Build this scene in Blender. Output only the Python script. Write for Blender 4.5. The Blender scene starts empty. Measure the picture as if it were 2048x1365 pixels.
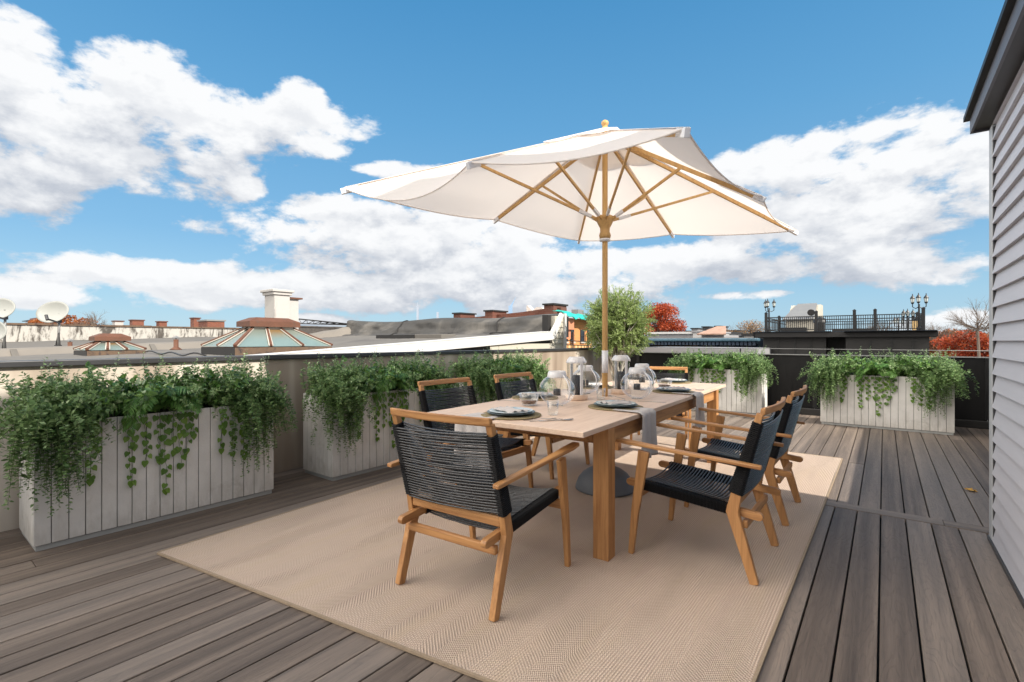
import bpy, math, random
import numpy as np
from mathutils import Vector, Matrix
R=math.radians
random.seed(7); rng=np.random.default_rng(7)
scene=bpy.context.scene
# ------------------------------------------------------------------ camera
H=1.27; FPX=970.0; TH=math.atan(744/970)
CS,SN=math.cos(TH),math.sin(TH)
cd=bpy.data.cameras.new('camera'); cam=bpy.data.objects.new('camera',cd); scene.collection.objects.link(cam)
cam.location=(0,0,H); cam.rotation_euler=(R(90),0,TH); cd.sensor_width=36; cd.lens=FPX/2048*36
cd.clip_start=.05; cd.clip_end=9000; scene.camera=cam
# ------------------------------------------------------------------ exposure / sun
scene.view_settings.view_transform='Standard'; scene.view_settings.look='None'
scene.view_settings.exposure=0.75; scene.view_settings.gamma=1
SUN_AZ=R(95.5); SUN_EL=R(36)          # clockwise from +Y
sl=bpy.data.lights.new('sun','SUN'); sun=bpy.data.objects.new('sun',sl); scene.collection.objects.link(sun)
sl.energy=4.2; sl.angle=R(.6); sl.color=(1,.93,.83)
sd=Vector((math.sin(SUN_AZ)*math.cos(SUN_EL),math.cos(SUN_AZ)*math.cos(SUN_EL),math.sin(SUN_EL)))
sun.rotation_euler=sd.to_track_quat('Z','Y').to_euler()

# ------------------------------------------------------------------ node helper
class NT:
    def __init__(s,t): s.t=t; s.n=t.nodes; s.l=t.links
    def node(s,ty,ins=None,**kw):
        n=s.n.new(ty)
        for k,v in kw.items(): setattr(n,k,v)
        for k,v in (ins or {}).items(): s.set(n.inputs[k],v)
        return n
    def set(s,sock,v):
        if hasattr(v,'is_output') : s.l.new(v,sock)
        elif isinstance(v,bpy.types.Node): s.l.new(v.outputs[0],sock)
        else:
            if sock.type=='RGBA' and hasattr(v,'__len__') and len(v)==3: v=(*v,1)
            sock.default_value=v
    def m(s,op,a,b=0,c=0,clamp=False):
        n=s.n.new('ShaderNodeMath'); n.operation=op; n.use_clamp=clamp
        s.set(n.inputs[0],a); s.set(n.inputs[1],b); s.set(n.inputs[2],c); return n.outputs[0]
    def mix(s,f,a,b,bt='MIX'):
        n=s.n.new('ShaderNodeMix'); n.data_type='RGBA'; n.blend_type=bt
        s.set(n.inputs[0],f); s.set(n.inputs[6],a); s.set(n.inputs[7],b); return n.outputs[2]
    def noise(s,vec,scale,detail=4,rough=.55,dist=0,out='Fac'):
        n=s.node('ShaderNodeTexNoise',{'Vector':vec,'Scale':scale,'Detail':detail,'Roughness':rough,'Distortion':dist}); return n.outputs[out]
    def mapv(s,vec,scale=(1,1,1),loc=(0,0,0),rot=(0,0,0)):
        return s.node('ShaderNodeMapping',{'Vector':vec,'Scale':scale,'Location':loc,'Rotation':rot}).outputs[0]
    def ramp(s,f,stops,interp='LINEAR'):
        n=s.n.new('ShaderNodeValToRGB'); n.color_ramp.interpolation=interp
        e=n.color_ramp.elements
        while len(e)<len(stops): e.new(.5)
        for i,(p,c) in enumerate(stops):
            e[i].position=p; e[i].color=(*c,1) if len(c)==3 else c
        s.set(n.inputs[0],f); return n.outputs[0]
    def sstep(s,x,a,b):
        n=s.n.new('ShaderNodeMapRange'); n.interpolation_type='SMOOTHSTEP'
        s.set(n.inputs[0],x); n.inputs[1].default_value=a; n.inputs[2].default_value=b; return n.outputs[0]
    def bump(s,h,strength=.3,dist=.01,normal=None):
        ins={'Height':h,'Strength':strength,'Distance':dist}
        if normal is not None: ins['Normal']=normal
        return s.node('ShaderNodeBump',ins).outputs[0]
    def xyz(s,v): n=s.node('ShaderNodeSeparateXYZ',{0:v}); return n.outputs
    def comb(s,x,y,z): return s.node('ShaderNodeCombineXYZ',{0:x,1:y,2:z}).outputs[0]

# ------------------------------------------------------------------ pixel helpers (photo -> world)
def ray(px,py):
    t=(px-1024)/FPX; return (t*CS-SN, t*SN+CS, (683-py)/FPX)
def G(px,py,z=0):
    d=(H-z)*FPX/(py-683); r=ray(px,py); return (r[0]*d,r[1]*d)
def W(px,py,D):
    r=ray(px,py); return Vector((r[0]*D,r[1]*D,H+r[2]*D))
def Xat(px,Y): t=(px-1024)/FPX; return Y*(t*CS-SN)/(CS+t*SN)
def Yat(px,X): t=(px-1024)/FPX; return -X*(t*SN+CS)/(SN-t*CS)
def Zat(py,X,Y): return H+(683-py)/FPX*(-SN*X+CS*Y)

# ------------------------------------------------------------------ world: Nishita sky + procedural clouds in sky directions
world=bpy.data.worlds.new('World'); scene.world=world; world.use_nodes=True
T=NT(world.node_tree); T.n.clear()
sky=T.node('ShaderNodeTexSky',sky_type='NISHITA',sun_disc=False,sun_elevation=SUN_EL,sun_rotation=SUN_AZ,altitude=200,air_density=1.0,dust_density=.5,ozone_density=2.0)
skyc=T.node('ShaderNodeHueSaturation',{'Saturation':1.18,'Value':1.22,'Hue':.487,'Color':sky.outputs[0]}).outputs[0]
BL=[(20,130,130,105),(150,250,230,110),(60,350,150,72),(290,165,130,75),(400,260,210,105),(630,255,110,62),(610,205,55,35),(490,372,48,26),
    (860,490,330,82),(650,420,105,34),(330,565,240,42),(640,580,420,44),(1010,565,420,60),(1400,530,260,46),(60,590,130,28),(840,345,110,18),
    (1820,350,250,120),(1690,430,260,82),(1900,255,90,52),(1795,533,150,55),(1800,533,120,46),(1560,345,150,60),(1890,655,110,30),(1480,592,90,10),(1150,640,160,12),(620,640,90,14)]
AX={'gen':None}
g=bpy.data.node_groups.new('cloud_density','ShaderNodeTree')
g.interface.new_socket('Vector',in_out='INPUT',socket_type='NodeSocketVector')
g.interface.new_socket('Density',in_out='OUTPUT',socket_type='NodeSocketFloat')
Gr=NT(g); gi=g.nodes.new('NodeGroupInput'); go=g.nodes.new('NodeGroupOutput')
vec=gi.outputs[0]; x,y,z=Gr.xyz(vec)
az=Gr.m('ARCTAN2',x,y); hyp=Gr.m('SQRT',Gr.m('ADD',Gr.m('MULTIPLY',x,x),Gr.m('MULTIPLY',y,y)))
el=Gr.m('DIVIDE',z,Gr.m('MAXIMUM',hyp,.05))
BL=[(a,b_,c_*1.07,d_*1.10) for a,b_,c_,d_ in BL]
acc=None
for (bx_,by_,rx_,ry_) in BL:
    r0=ray(bx_,by_); a0=math.atan2(r0[0],r0[1]); h0=math.hypot(r0[0],r0[1]); e0=r0[2]/h0
    rl=ray(bx_-rx_,by_); rr=ray(bx_+rx_,by_)
    ra=abs(math.atan2(rr[0],rr[1])-math.atan2(rl[0],rl[1]))/2; re_=ry_/FPX/h0
    u=Gr.m('MULTIPLY',Gr.m('SUBTRACT',az,a0),1/ra); v=Gr.m('MULTIPLY',Gr.m('SUBTRACT',el,e0),1/re_)
    q=Gr.m('SUBTRACT',1.0,Gr.m('ADD',Gr.m('MULTIPLY',u,u),Gr.m('MULTIPLY',v,v)))
    acc=q if acc is None else Gr.m('SMOOTH_MAX',acc,q,.35)
acc=Gr.m('MAXIMUM',acc,-1.6)
sv=Gr.comb(x,y,Gr.m('MULTIPLY',z,1.9))
n1=Gr.noise(sv,7.5,11,.60,.1); n2=Gr.noise(sv,2.1,3,.5)
# generic unseen clouds behind the viewer, put in for fill light
gen=Gr.m('MULTIPLY',Gr.m('SUBTRACT',n2,.36),6.0)
back=Gr.sstep(Gr.m('ADD',Gr.m('MULTIPLY',x,-SN),Gr.m('MULTIPLY',y,CS)),.45,.0)
base=Gr.m('ADD',Gr.m('MULTIPLY',acc,Gr.m('SUBTRACT',1,back)),Gr.m('MULTIPLY',gen,back))
dens=Gr.m('ADD',Gr.m('MULTIPLY',base,.62),Gr.m('MULTIPLY',Gr.m('SUBTRACT',n1,.455),3.4))
g.links.new(dens,go.inputs[0])
tc=T.node('ShaderNodeTexCoord').outputs['Generated']
def dn(v):
    n=T.n.new('ShaderNodeGroup'); n.node_tree=g; T.set(n.inputs[0],v); return n.outputs[0]
d0=dn(tc)
d1=dn(T.node('ShaderNodeVectorMath',{0:tc,1:(.045,.02,.085)},operation='ADD').outputs[0])
d2=dn(T.node('ShaderNodeVectorMath',{0:tc,1:(.010,.004,.018)},operation='ADD').outputs[0])
alpha=T.sstep(d0,-.02,.42)
lit=T.sstep(T.m('SUBTRACT',d0,d1),-.85,.8)
finel=T.sstep(T.m('SUBTRACT',d0,d2),-.42,.42)
thick=T.sstep(d0,.2,1.3)
shade=T.m('ADD',T.m('ADD',T.m('MULTIPLY',lit,.62),T.m('MULTIPLY',finel,.34)),T.m('MULTIPLY',T.m('SUBTRACT',1,thick),.22),clamp=True)
cc=T.mix(T.m('SUBTRACT',shade,.06,clamp=True),(2.3,2.6,3.15),(5.7,5.75,5.8))
X_,Y_,Z_=T.xyz(tc)
beh=T.sstep(T.m('ADD',T.m('MULTIPLY',X_,-SN),T.m('MULTIPLY',Y_,CS)),.40,-.15)   # unseen clouds behind the viewer, kept bright as added fill
cc=T.mix(beh,cc,(6.2,6.0,5.8))
lobe=T.sstep(T.node('ShaderNodeVectorMath',{0:tc,1:(-.48,-.62,.62)},operation='DOT_PRODUCT').outputs['Value'],.76,.97)   # added bright sky lobe out of view, soft key light from high left
zz=T.xyz(tc)[2]
up=T.sstep(zz,-.01,.04)
low=T.sstep(zz,.22,.0)
skyh=T.mix(T.m('MULTIPLY',low,.45),skyc,(3.6,4.7,5.8))
grad=T.ramp(T.m('MULTIPLY',zz,1.25),[(0,(2.35,3.55,4.45)),(.10,(1.95,3.3,4.4)),(.235,(1.25,2.68,4.2)),(.5,(.72,2.15,3.85)),(.72,(.42,1.7,3.4)),(1,(.30,1.35,2.9))])
skyh=T.mix(.9,skyc,grad)
col=T.mix(T.m('MULTIPLY',alpha,up),skyh,cc)
col=T.mix(lobe,col,(27,25.2,23))
bg=T.node('ShaderNodeBackground',{'Color':col,'Strength':.105})
T.node('ShaderNodeOutputWorld',{'Surface':bg.outputs[0]})

# ------------------------------------------------------------------ materials
def newmat(name):
    m=bpy.data.materials.new(name); m.use_nodes=True; t=NT(m.node_tree); t.n.clear()
    out=t.node('ShaderNodeOutputMaterial'); return m,t,out
def pri(t,out,**k):
    ins={'Base Color':k.get('col',(.5,.5,.5)),'Roughness':k.get('rough',.6),'Metallic':k.get('metal',0)}
    if 'normal' in k: ins['Normal']=k['normal']
    if 'spec' in k: ins['Specular IOR Level']=k['spec']
    p=t.node('ShaderNodeBsdfPrincipled',ins)
    if k.get('link',True): t.l.new(p.outputs[0],out.inputs[0])
    return p
def obj_co(t): return t.node('ShaderNodeTexCoord').outputs['Object']
def simple(name,col,rough=.6,var=.15,scale=6,metal=0,bump=.0,bscale=60,spec=.5,dirt=None):
    m,t,o=newmat(name); co=obj_co(t)
    n=t.noise(co,scale,5,.6)
    c=t.mix(n,tuple(max(0,a*(1-var*1.6)) for a in col),tuple(min(1,a*(1+var)) for a in col))
    if dirt:
        dn_=t.sstep(t.noise(co,dirt[1],6,.65,.5),dirt[2],dirt[3]); c=t.mix(dn_,c,dirt[0])
    k=dict(col=c,rough=t.m('ADD',t.m('MULTIPLY',n,.2),rough-.1),metal=metal,spec=spec)
    if bump: k['normal']=t.bump(t.noise(co,bscale,4,.6),bump,.005)
    pri(t,o,**k); return m
def wood(name,a,b,axis='y',rough=.45,bump=.12):
    m,t,o=newmat(name); co=obj_co(t)
    sc={'x':(1.2,22,22),'y':(22,1.2,22),'z':(22,22,1.2)}[axis]
    v=t.mapv(co,sc); n=t.noise(v,1.6,6,.6,.6); n2=t.noise(v,7,3,.5)
    f=t.m('ADD',t.m('MULTIPLY',n,.75),t.m('MULTIPLY',n2,.25))
    c=t.ramp(f,[(.36,a),(.5,tuple(x*.45+y*.55 for x,y in zip(a,b))),(.66,b)])
    c=t.mix(t.m('MULTIPLY',t.sstep(n2,.56,.72),.35),c,tuple(x*.6 for x in a))
    big=t.noise(co,3,2,.5); c=t.mix(t.m('MULTIPLY',big,.22),c,tuple(x*.55 for x in a))
    pri(t,o,col=c,rough=t.m('ADD',rough,t.m('MULTIPLY',n2,.15)),normal=t.bump(f,bump,.003)); return m
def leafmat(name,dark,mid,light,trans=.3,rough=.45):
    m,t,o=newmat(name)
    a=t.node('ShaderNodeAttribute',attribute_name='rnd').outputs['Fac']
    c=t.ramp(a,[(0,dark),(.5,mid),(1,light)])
    p=pri(t,o,col=c,rough=rough,link=False)
    tr=t.node('ShaderNodeBsdfTranslucent',{'Color':t.mix(.5,c,light)})
    mx=t.node('ShaderNodeMixShader',{0:trans,1:p.outputs[0],2:tr.outputs[0]})
    t.l.new(mx.outputs[0],o.inputs[0]); return m
M={}
TAN_A=(.31,.135,.046); TAN_B=(.585,.305,.115)
for ax in 'xyz': M['oak_'+ax]=wood('oiled_teak_'+ax,TAN_A,TAN_B,ax)
M['top']=wood('table_top_wood',(.62,.44,.32),(.77,.59,.455),'y',.42,.05)
M['umb_wood']=wood('umbrella_wood',(.50,.29,.10),(.68,.43,.17),'z',.45,.03)
M['rope']=simple('black_rope',(.017,.019,.023),.3,.3,80,bump=.3,bscale=420,spec=.95)
M['wrap']=simple('black_rope_winding',(.004,.004,.005),.6,.3,80,bump=.5,bscale=420,spec=.25)
M['white_metal']=simple('white_enamel',(.72,.72,.73),.35,.03,5)
M['white_sleeve']=simple('white_plastic',(.74,.75,.78),.4,.03,5)
M['grey_dome']=simple('grey_concrete',(.13,.145,.165),.6,.1,9,bump=.1)
M['soil']=simple('dark_soil',(.03,.02,.015),.9,.4,30,bump=.6,bscale=60)
M['planter']=simple('pale_grey_stained_wood',(.66,.645,.615),.75,.12,9,bump=.25,bscale=90,dirt=((.40,.38,.345),3.5,.55,.78))
m=M['planter']; t=NT(m.node_tree); p=[n for n in t.n if n.type=='BSDF_PRINCIPLED'][0]; bc=p.inputs['Base Color'].links[0].from_socket
co=obj_co(t); z=t.xyz(co)[2]; nn_=t.noise(t.mapv(co,(9,9,2.5)),2,5,.65)
spl=t.m('MULTIPLY',t.sstep(t.m('SUBTRACT',nn_,t.m('MULTIPLY',z,1.6)),.15,.5),.32)
streak=t.m('MULTIPLY',t.sstep(t.noise(t.mapv(co,(16,16,.8)),2,4,.6),.56,.75),.2)
bc=t.mix(spl,bc,(.30,.27,.225)); t.set(p.inputs['Base Color'],t.mix(streak,bc,(.42,.40,.34)))
M['planter_dark']=simple('planter_groove',(.12,.115,.11),.9,.1,5)
M['plinth']=simple('planter_plinth',(.35,.36,.35),.8,.1,9)
M['metal_dark']=simple('dark_bronze_metal',(.05,.05,.053),.4,.15,4,metal=.3)
M['black_rail']=simple('black_painted_steel',(.012,.012,.013),.4,.2,8)
M['brick']=None
def brickmat(name,c1,c2,mortar,sc=1.0):
    m,t,o=newmat(name); co=t.node('ShaderNodeTexCoord').outputs['Object']
    x,y,z=t.xyz(co); v=t.comb(t.m('ADD',x,y),z,0)
    b=t.node('ShaderNodeTexBrick',{'Vector':v,'Color1':c1,'Color2':c2,'Mortar':mortar,'Scale':4.4*sc,'Mortar Size':.018,'Brick Width':1.0,'Row Height':.33})
    c=t.mix(t.m('MULTIPLY',t.noise(co,1.3,5,.6),.5),b.outputs[0],tuple(k*.35 for k in c1))
    pri(t,o,col=c,rough=.85,normal=t.bump(b.outputs[1],.4,.01)); return m
M['brick']=brickmat('red_brick',(.26,.085,.045),(.19,.06,.035),(.22,.18,.15))
M['brick_dark']=brickmat('dark_red_brick',(.16,.055,.035),(.12,.045,.03),(.16,.12,.1))
M['brick_orange']=brickmat('orange_brick',(.66,.30,.10),(.58,.25,.085),(.5,.3,.16),.8)
def weathered(name,white,dark,lo,hi):
    m,t,o=newmat(name); co=obj_co(t)
    v=t.mapv(co,(1.1,1.1,.45)); n=t.noise(v,1.6,9,.72,.6); n2=t.noise(t.mapv(co,(4,4,.8)),1.5,6,.7)
    f=t.sstep(t.m('ADD',t.m('MULTIPLY',n,.6),t.m('MULTIPLY',n2,.4)),lo,hi)
    c=t.mix(f,white,dark); c=t.mix(t.m('MULTIPLY',t.noise(co,6,5,.6),.3),c,(.35,.3,.25))
    pri(t,o,col=c,rough=.85,normal=t.bump(n,.5,.03)); return m
M['parapet_white']=weathered('weathered_white_stucco',(.44,.43,.40),(.03,.027,.025),.485,.575)
M['parapet_black']=weathered('tar_black_parapet',(.30,.30,.32),(.02,.02,.023),.33,.44)
M['chimney_white']=weathered('white_painted_brick',(.46,.45,.435),(.08,.07,.065),.54,.68)
M['roof']=simple('roof_membrane',(.13,.118,.103),.85,.22,.8,bump=.3,bscale=14,dirt=((.10,.095,.085),.55,.46,.66))
M['roof_light']=simple('pale_roof_membrane',(.14,.13,.116),.85,.18,.9,bump=.3,bscale=12,dirt=((.095,.087,.08),.7,.48,.66))
M['tarp']=simple('grey_bitumen_felt',(.055,.053,.05),.75,.25,1.1,bump=.6,bscale=3,dirt=((.12,.112,.10),1.0,.5,.7))
M['felt']=simple('tan_roof_felt',(.19,.172,.15),.8,.2,1.2,bump=.5,bscale=6)
M['rust']=simple('rusty_sheet_metal',(.13,.052,.028),.7,.3,6,bump=.3,bscale=40,dirt=((.09,.05,.035),8,.5,.7))
M['tar']=simple('black_tar',(.018,.017,.017),.75,.5,5,bump=.5,bscale=20)
M['curbwood']=simple('weathered_curb',(.13,.085,.055),.85,.3,7,bump=.5,bscale=30,dirt=((.04,.03,.03),9,.5,.65))
M['frame_white']=simple('peeling_white_frame',(.46,.43,.38),.7,.15,9)
def skyglass(name,amt):
    m,t,o=newmat(name); co=obj_co(t)
    n=t.noise(co,2.2,6,.65,.4)
    c=t.mix(n,(.115,.17,.16),(.20,.265,.255)); z=t.xyz(t.node('ShaderNodeTexCoord').outputs['Generated'])[2]
    st=t.m('MULTIPLY',t.sstep(t.m('ADD',z,t.m('MULTIPLY',n,.8)),.75,1.35),amt)
    c=t.mix(st,c,(.22,.13,.05))
    pri(t,o,col=c,rough=.28,spec=.8); return m
M['skyglass']=skyglass('wired_skylight_glass',.25); M['skyglass_rust']=skyglass('rust_stained_wired_glass',.95)
M['black_panel']=None
m,t,o=newmat('black_fence_panel'); co=obj_co(t)
n=t.noise(t.mapv(co,(5,5,.7)),2.2,5,.6,.3)
pri(t,o,col=t.mix(n,(.004,.004,.0045),(.014,.0135,.014)),rough=t.m('ADD',.35,t.m('MULTIPLY',n,.4)),spec=.25,normal=t.bump(n,.25,.02)); M['black_panel']=m
M['black_stucco']=simple('charcoal_panel',(.018,.017,.016),.7,.2,2,bump=.2,bscale=40)
M['black_cornice']=simple('black_cornice_paint',(.006,.006,.006),.5,.2,3)
M['steel_grey']=simple('galvanised_sheet',(.24,.24,.235),.5,.1,3,metal=.2)
M['cream']=simple('cream_siding',(.46,.43,.36),.6,.05,2)
M['flash']=simple('white_flashing',(.58,.575,.56),.5,.04,2)
M['teal']=simple('teal_debris_mesh',(.02,.42,.36),.7,.3,2.5,bump=.5,bscale=5)
M['salmon']=simple('salmon_stucco',(.55,.22,.12),.8,.1,3)
M['winglass']=simple('dark_window_glass',(.03,.035,.045),.1,.3,2,spec=.8)
M['blueroof']=simple('blue_cornice_paint',(.075,.16,.22),.5,.35,1.2)
M['bluedark']=simple('dark_blue_brickwork',(.035,.06,.10),.7,.5,3)
M['greywall']=simple('pale_grey_stucco',(.27,.27,.28),.8,.12,1)
M['pinkroof']=simple('faded_tile_roof',(.42,.26,.19),.8,.3,4)
M['yellowwall']=simple('ochre_stucco',(.62,.43,.2),.8,.1,2)
M['towerblue']=simple('hazy_blue_glass_tower',(.24,.36,.52),.4,.12,.02)  # both tower colours have the blue of distance haze mixed in
M['towergrey']=simple('hazy_tower_concrete',(.33,.38,.46),.7,.1,.02)
M['bark']=simple('grey_bark',(.16,.125,.10),.9,.3,14,bump=.6,bscale=50)
M['barkpale']=simple('pale_olive_bark',(.42,.38,.32),.85,.2,14,bump=.5,bscale=50)
M['ground']=simple('city_ground',(.16,.155,.15),.9,.4,.04)
M['ceramic']=simple('slate_blue_stoneware',(.36,.47,.50),.22,.15,12,dirt=((.62,.66,.67),9,.42,.62))
M['ceramic_dark']=simple('dark_slate_stoneware',(.06,.09,.10),.3,.15,12)
M['cutlery']=simple('brushed_steel',(.62,.60,.58),.22,.08,20,metal=1)
M['napkin']=simple('grey_linen',(.50,.47,.455),.9,.06,40,bump=.35,bscale=500)
M['candle']=simple('charcoal_candle',(.022,.023,.027),.55,.1,12)
M['leaf_yellow']=simple('dry_yellow_leaf',(.55,.30,.05),.7,.3,40)
M['lampglass']=simple('frosted_lamp_glass',(.55,.6,.58),.3,.05,5)
m,t,o=newmat('woven_seagrass'); co=obj_co(t); x,y,z=t.xyz(co)
rr=t.m('SQRT',t.m('ADD',t.m('MULTIPLY',x,x),t.m('MULTIPLY',y,y)))
w=t.m('SINE',t.m('MULTIPLY',rr,700)); aa=t.m('SINE',t.m('MULTIPLY',t.m('ARCTAN2',x,y),90))
hh=t.m('ADD',w,t.m('MULTIPLY',aa,.6))
pri(t,o,col=t.mix(t.sstep(hh,-1.2,1.2),(.13,.10,.045),(.40,.32,.17)),rough=.8,normal=t.bump(hh,.8,.003)); M['mat']=m
m,t,o=newmat('clear_glass')
lw=t.m('POWER',t.node('ShaderNodeLayerWeight',{'Blend':.5}).outputs['Facing'],2.6)
gl=t.node('ShaderNodeBsdfGlossy',{'Roughness':.02,'Color':(1,1,1)}); tr=t.node('ShaderNodeBsdfTransparent',{'Color':(.965,.975,.975)})
mx=t.node('ShaderNodeMixShader',{0:t.m('MINIMUM',t.m('ADD',t.m('MULTIPLY',lw,.95),.045),1),1:tr.outputs[0],2:gl.outputs[0]}); t.l.new(mx.outputs[0],o.inputs[0]); M['glass']=m
# canopy fabric
m,t,o=newmat('off_white_canvas'); co=obj_co(t)
n=t.noise(co,3,4,.5); p=pri(t,o,col=t.mix(n,(.84,.81,.785),(.90,.87,.85)),rough=.85,link=False,normal=t.bump(t.noise(co,900,2,.5),.1,.001))
tr=t.node('ShaderNodeBsdfTranslucent',{'Color':(.93,.86,.80)})
mx=t.node('ShaderNodeMixShader',{0:.40,1:p.outputs[0],2:tr.outputs[0]}); t.l.new(mx.outputs[0],o.inputs[0]); M['canvas']=m
# deck boards
m,t,o=newmat('composite_deck_boards'); co=obj_co(t); x,y,z=t.xyz(co)
a=t.node('ShaderNodeAttribute',attribute_name='rnd').outputs['Fac']
off=t.comb(t.m('MULTIPLY',a,37),t.m('MULTIPLY',a,91),0)
v=t.node('ShaderNodeVectorMath',{0:co,1:off},operation='ADD').outputs[0]
st=t.noise(t.mapv(v,(26,.9,1)),1.0,6,.62,.8)
band=t.noise(t.mapv(v,(14,.35,1)),1.0,4,.55,.4)
warp=t.noise(t.mapv(v,(5,.8,1)),1.0,3,.5)
rings=t.m('SINE',t.m('MULTIPLY',t.m('ADD',t.m('MULTIPLY',warp,3.0),t.m('MULTIPLY',st,.35)),46))
fine=t.noise(t.mapv(v,(170,6,1)),1.0,4,.7)
f=t.m('ADD',t.m('MULTIPLY',band,.62),t.m('ADD',t.m('MULTIPLY',st,.3),t.m('MULTIPLY',a,.18)))
c=t.ramp(f,[(.32,(.066,.051,.042)),(.5,(.138,.107,.086)),(.64,(.215,.168,.133)),(.8,(.30,.232,.18))])
c=t.mix(t.m('MULTIPLY',t.sstep(rings,.35,1.0),.15),c,(.05,.043,.038))
c=t.mix(t.m('MULTIPLY',t.sstep(fine,.52,.72),.42),c,(.055,.047,.04))
c=t.mix(t.m('MULTIPLY',t.sstep(a,.5,1.0),.22),c,(.19,.18,.175))
hgt=t.m('SUBTRACT',t.m('MULTIPLY',fine,.9),t.m('MULTIPLY',t.sstep(rings,.2,1.0),.5))
pri(t,o,col=c,rough=t.m('ADD',.55,t.m('MULTIPLY',fine,.2)),normal=t.bump(hgt,.45,.004)); M['deck']=m
# rug
m,t,o=newmat('woven_rug'); co=obj_co(t); x,y,z=t.xyz(co)
# diagonal weave in long bands along Y
bandf=t.m('SINE',t.m('MULTIPLY',x,math.pi*2/.36)); bs=t.sstep(bandf,-.15,.15)
zig=t.m('MULTIPLY',t.m('PINGPONG',x,.09),.5)
k=math.pi*2/.016
wx=t.m('SINE',t.m('MULTIPLY',x,math.pi*2/.012))
wy=t.m('SINE',t.m('MULTIPLY',t.m('ADD',y,zig),k))
dots=t.m('MULTIPLY',wx,wy)
rib=t.m('ADD',t.m('MULTIPLY',wx,.55),t.m('MULTIPLY',wy,.18))
mask=t.sstep(t.noise(t.mapv(co,(3.5,.7,1)),1.4,3,.5),.38,.62)
hh=t.m('ADD',t.m('MULTIPLY',dots,t.m('ADD',.25,t.m('MULTIPLY',mask,.75))),t.m('MULTIPLY',rib,t.m('SUBTRACT',1,t.m('MULTIPLY',mask,.8))))
fib=t.noise(t.mapv(co,(60,5,1)),2.2,4,.7)
c=t.mix(t.sstep(hh,-.9,.9),(.43,.325,.255),(.70,.565,.46))
tint=t.noise(t.mapv(co,(6,.8,1)),1.5,4,.6); c=t.mix(t.m('MULTIPLY',t.sstep(tint,.45,.75),.35),c,(.55,.43,.29))
tint2=t.noise(t.mapv(co,(9,.6,1),(5,3,0)),1.5,4,.6); c=t.mix(t.m('MULTIPLY',t.sstep(tint2,.5,.8),.3),c,(.52,.38,.33))
c=t.mix(t.m('MULTIPLY',fib,.25),c,(.30,.22,.15))
pri(t,o,col=c,rough=.9,spec=.2,normal=t.bump(t.m('ADD',hh,t.m('MULTIPLY',fib,.5)),.75,.004)); M['rug']=m
M['rug_edge']=simple('rug_binding',(.34,.26,.18),.9,.2,60,bump=.5,bscale=200)
# siding
m,t,o=newmat('lavender_grey_siding'); co=obj_co(t)
n=t.noise(t.mapv(co,(3,2,30)),1.5,5,.6)
pri(t,o,col=t.mix(n,(.455,.458,.50),(.53,.533,.575)),rough=.5,normal=t.bump(t.noise(t.mapv(co,(20,5,120)),2,4,.6),.12,.002)); M['siding']=m
# left screen panel: sunlight streaks through the taupe sheet, painted in as soft pale bands
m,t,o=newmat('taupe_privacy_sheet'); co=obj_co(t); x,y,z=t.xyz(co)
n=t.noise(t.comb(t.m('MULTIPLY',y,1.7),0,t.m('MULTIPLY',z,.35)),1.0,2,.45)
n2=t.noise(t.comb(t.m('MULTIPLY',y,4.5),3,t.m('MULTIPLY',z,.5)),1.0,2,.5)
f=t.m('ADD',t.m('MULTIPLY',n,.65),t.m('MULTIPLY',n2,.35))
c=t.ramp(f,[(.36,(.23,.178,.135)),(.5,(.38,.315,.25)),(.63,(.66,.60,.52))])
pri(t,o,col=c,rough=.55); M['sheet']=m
M['lf_small']=leafmat('small_leaf_green',(.045,.10,.03),(.14,.25,.08),(.36,.48,.22))
M['lf_large']=leafmat('large_leaf_green',(.03,.08,.018),(.10,.215,.045),(.25,.41,.11),.2,.32)
M['lf_fern']=leafmat('fern_green',(.045,.12,.025),(.11,.25,.05),(.22,.38,.11))
M['lf_vine']=leafmat('vine_green',(.05,.12,.015),(.10,.21,.025),(.20,.33,.05),.35)
M['lf_sprig']=leafmat('pale_sprig_green',(.08,.14,.05),(.2,.3,.13),(.42,.5,.33))
M['lf_olive']=leafmat('olive_leaf',(.09,.14,.035),(.25,.34,.10),(.46,.54,.26))
M['lf_red']=leafmat('red_autumn_leaf',(.13,.02,.012),(.42,.065,.02),(.62,.16,.05),.35)
M['lf_rust']=leafmat('rust_autumn_leaf',(.10,.03,.012),(.30,.085,.02),(.45,.17,.04),.3)
M['lf_gold']=leafmat('tawny_autumn_leaf',(.16,.08,.03),(.33,.18,.07),(.5,.33,.16),.3)
M['stem']=simple('green_stem',(.06,.09,.025),.7,.2,20)

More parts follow.
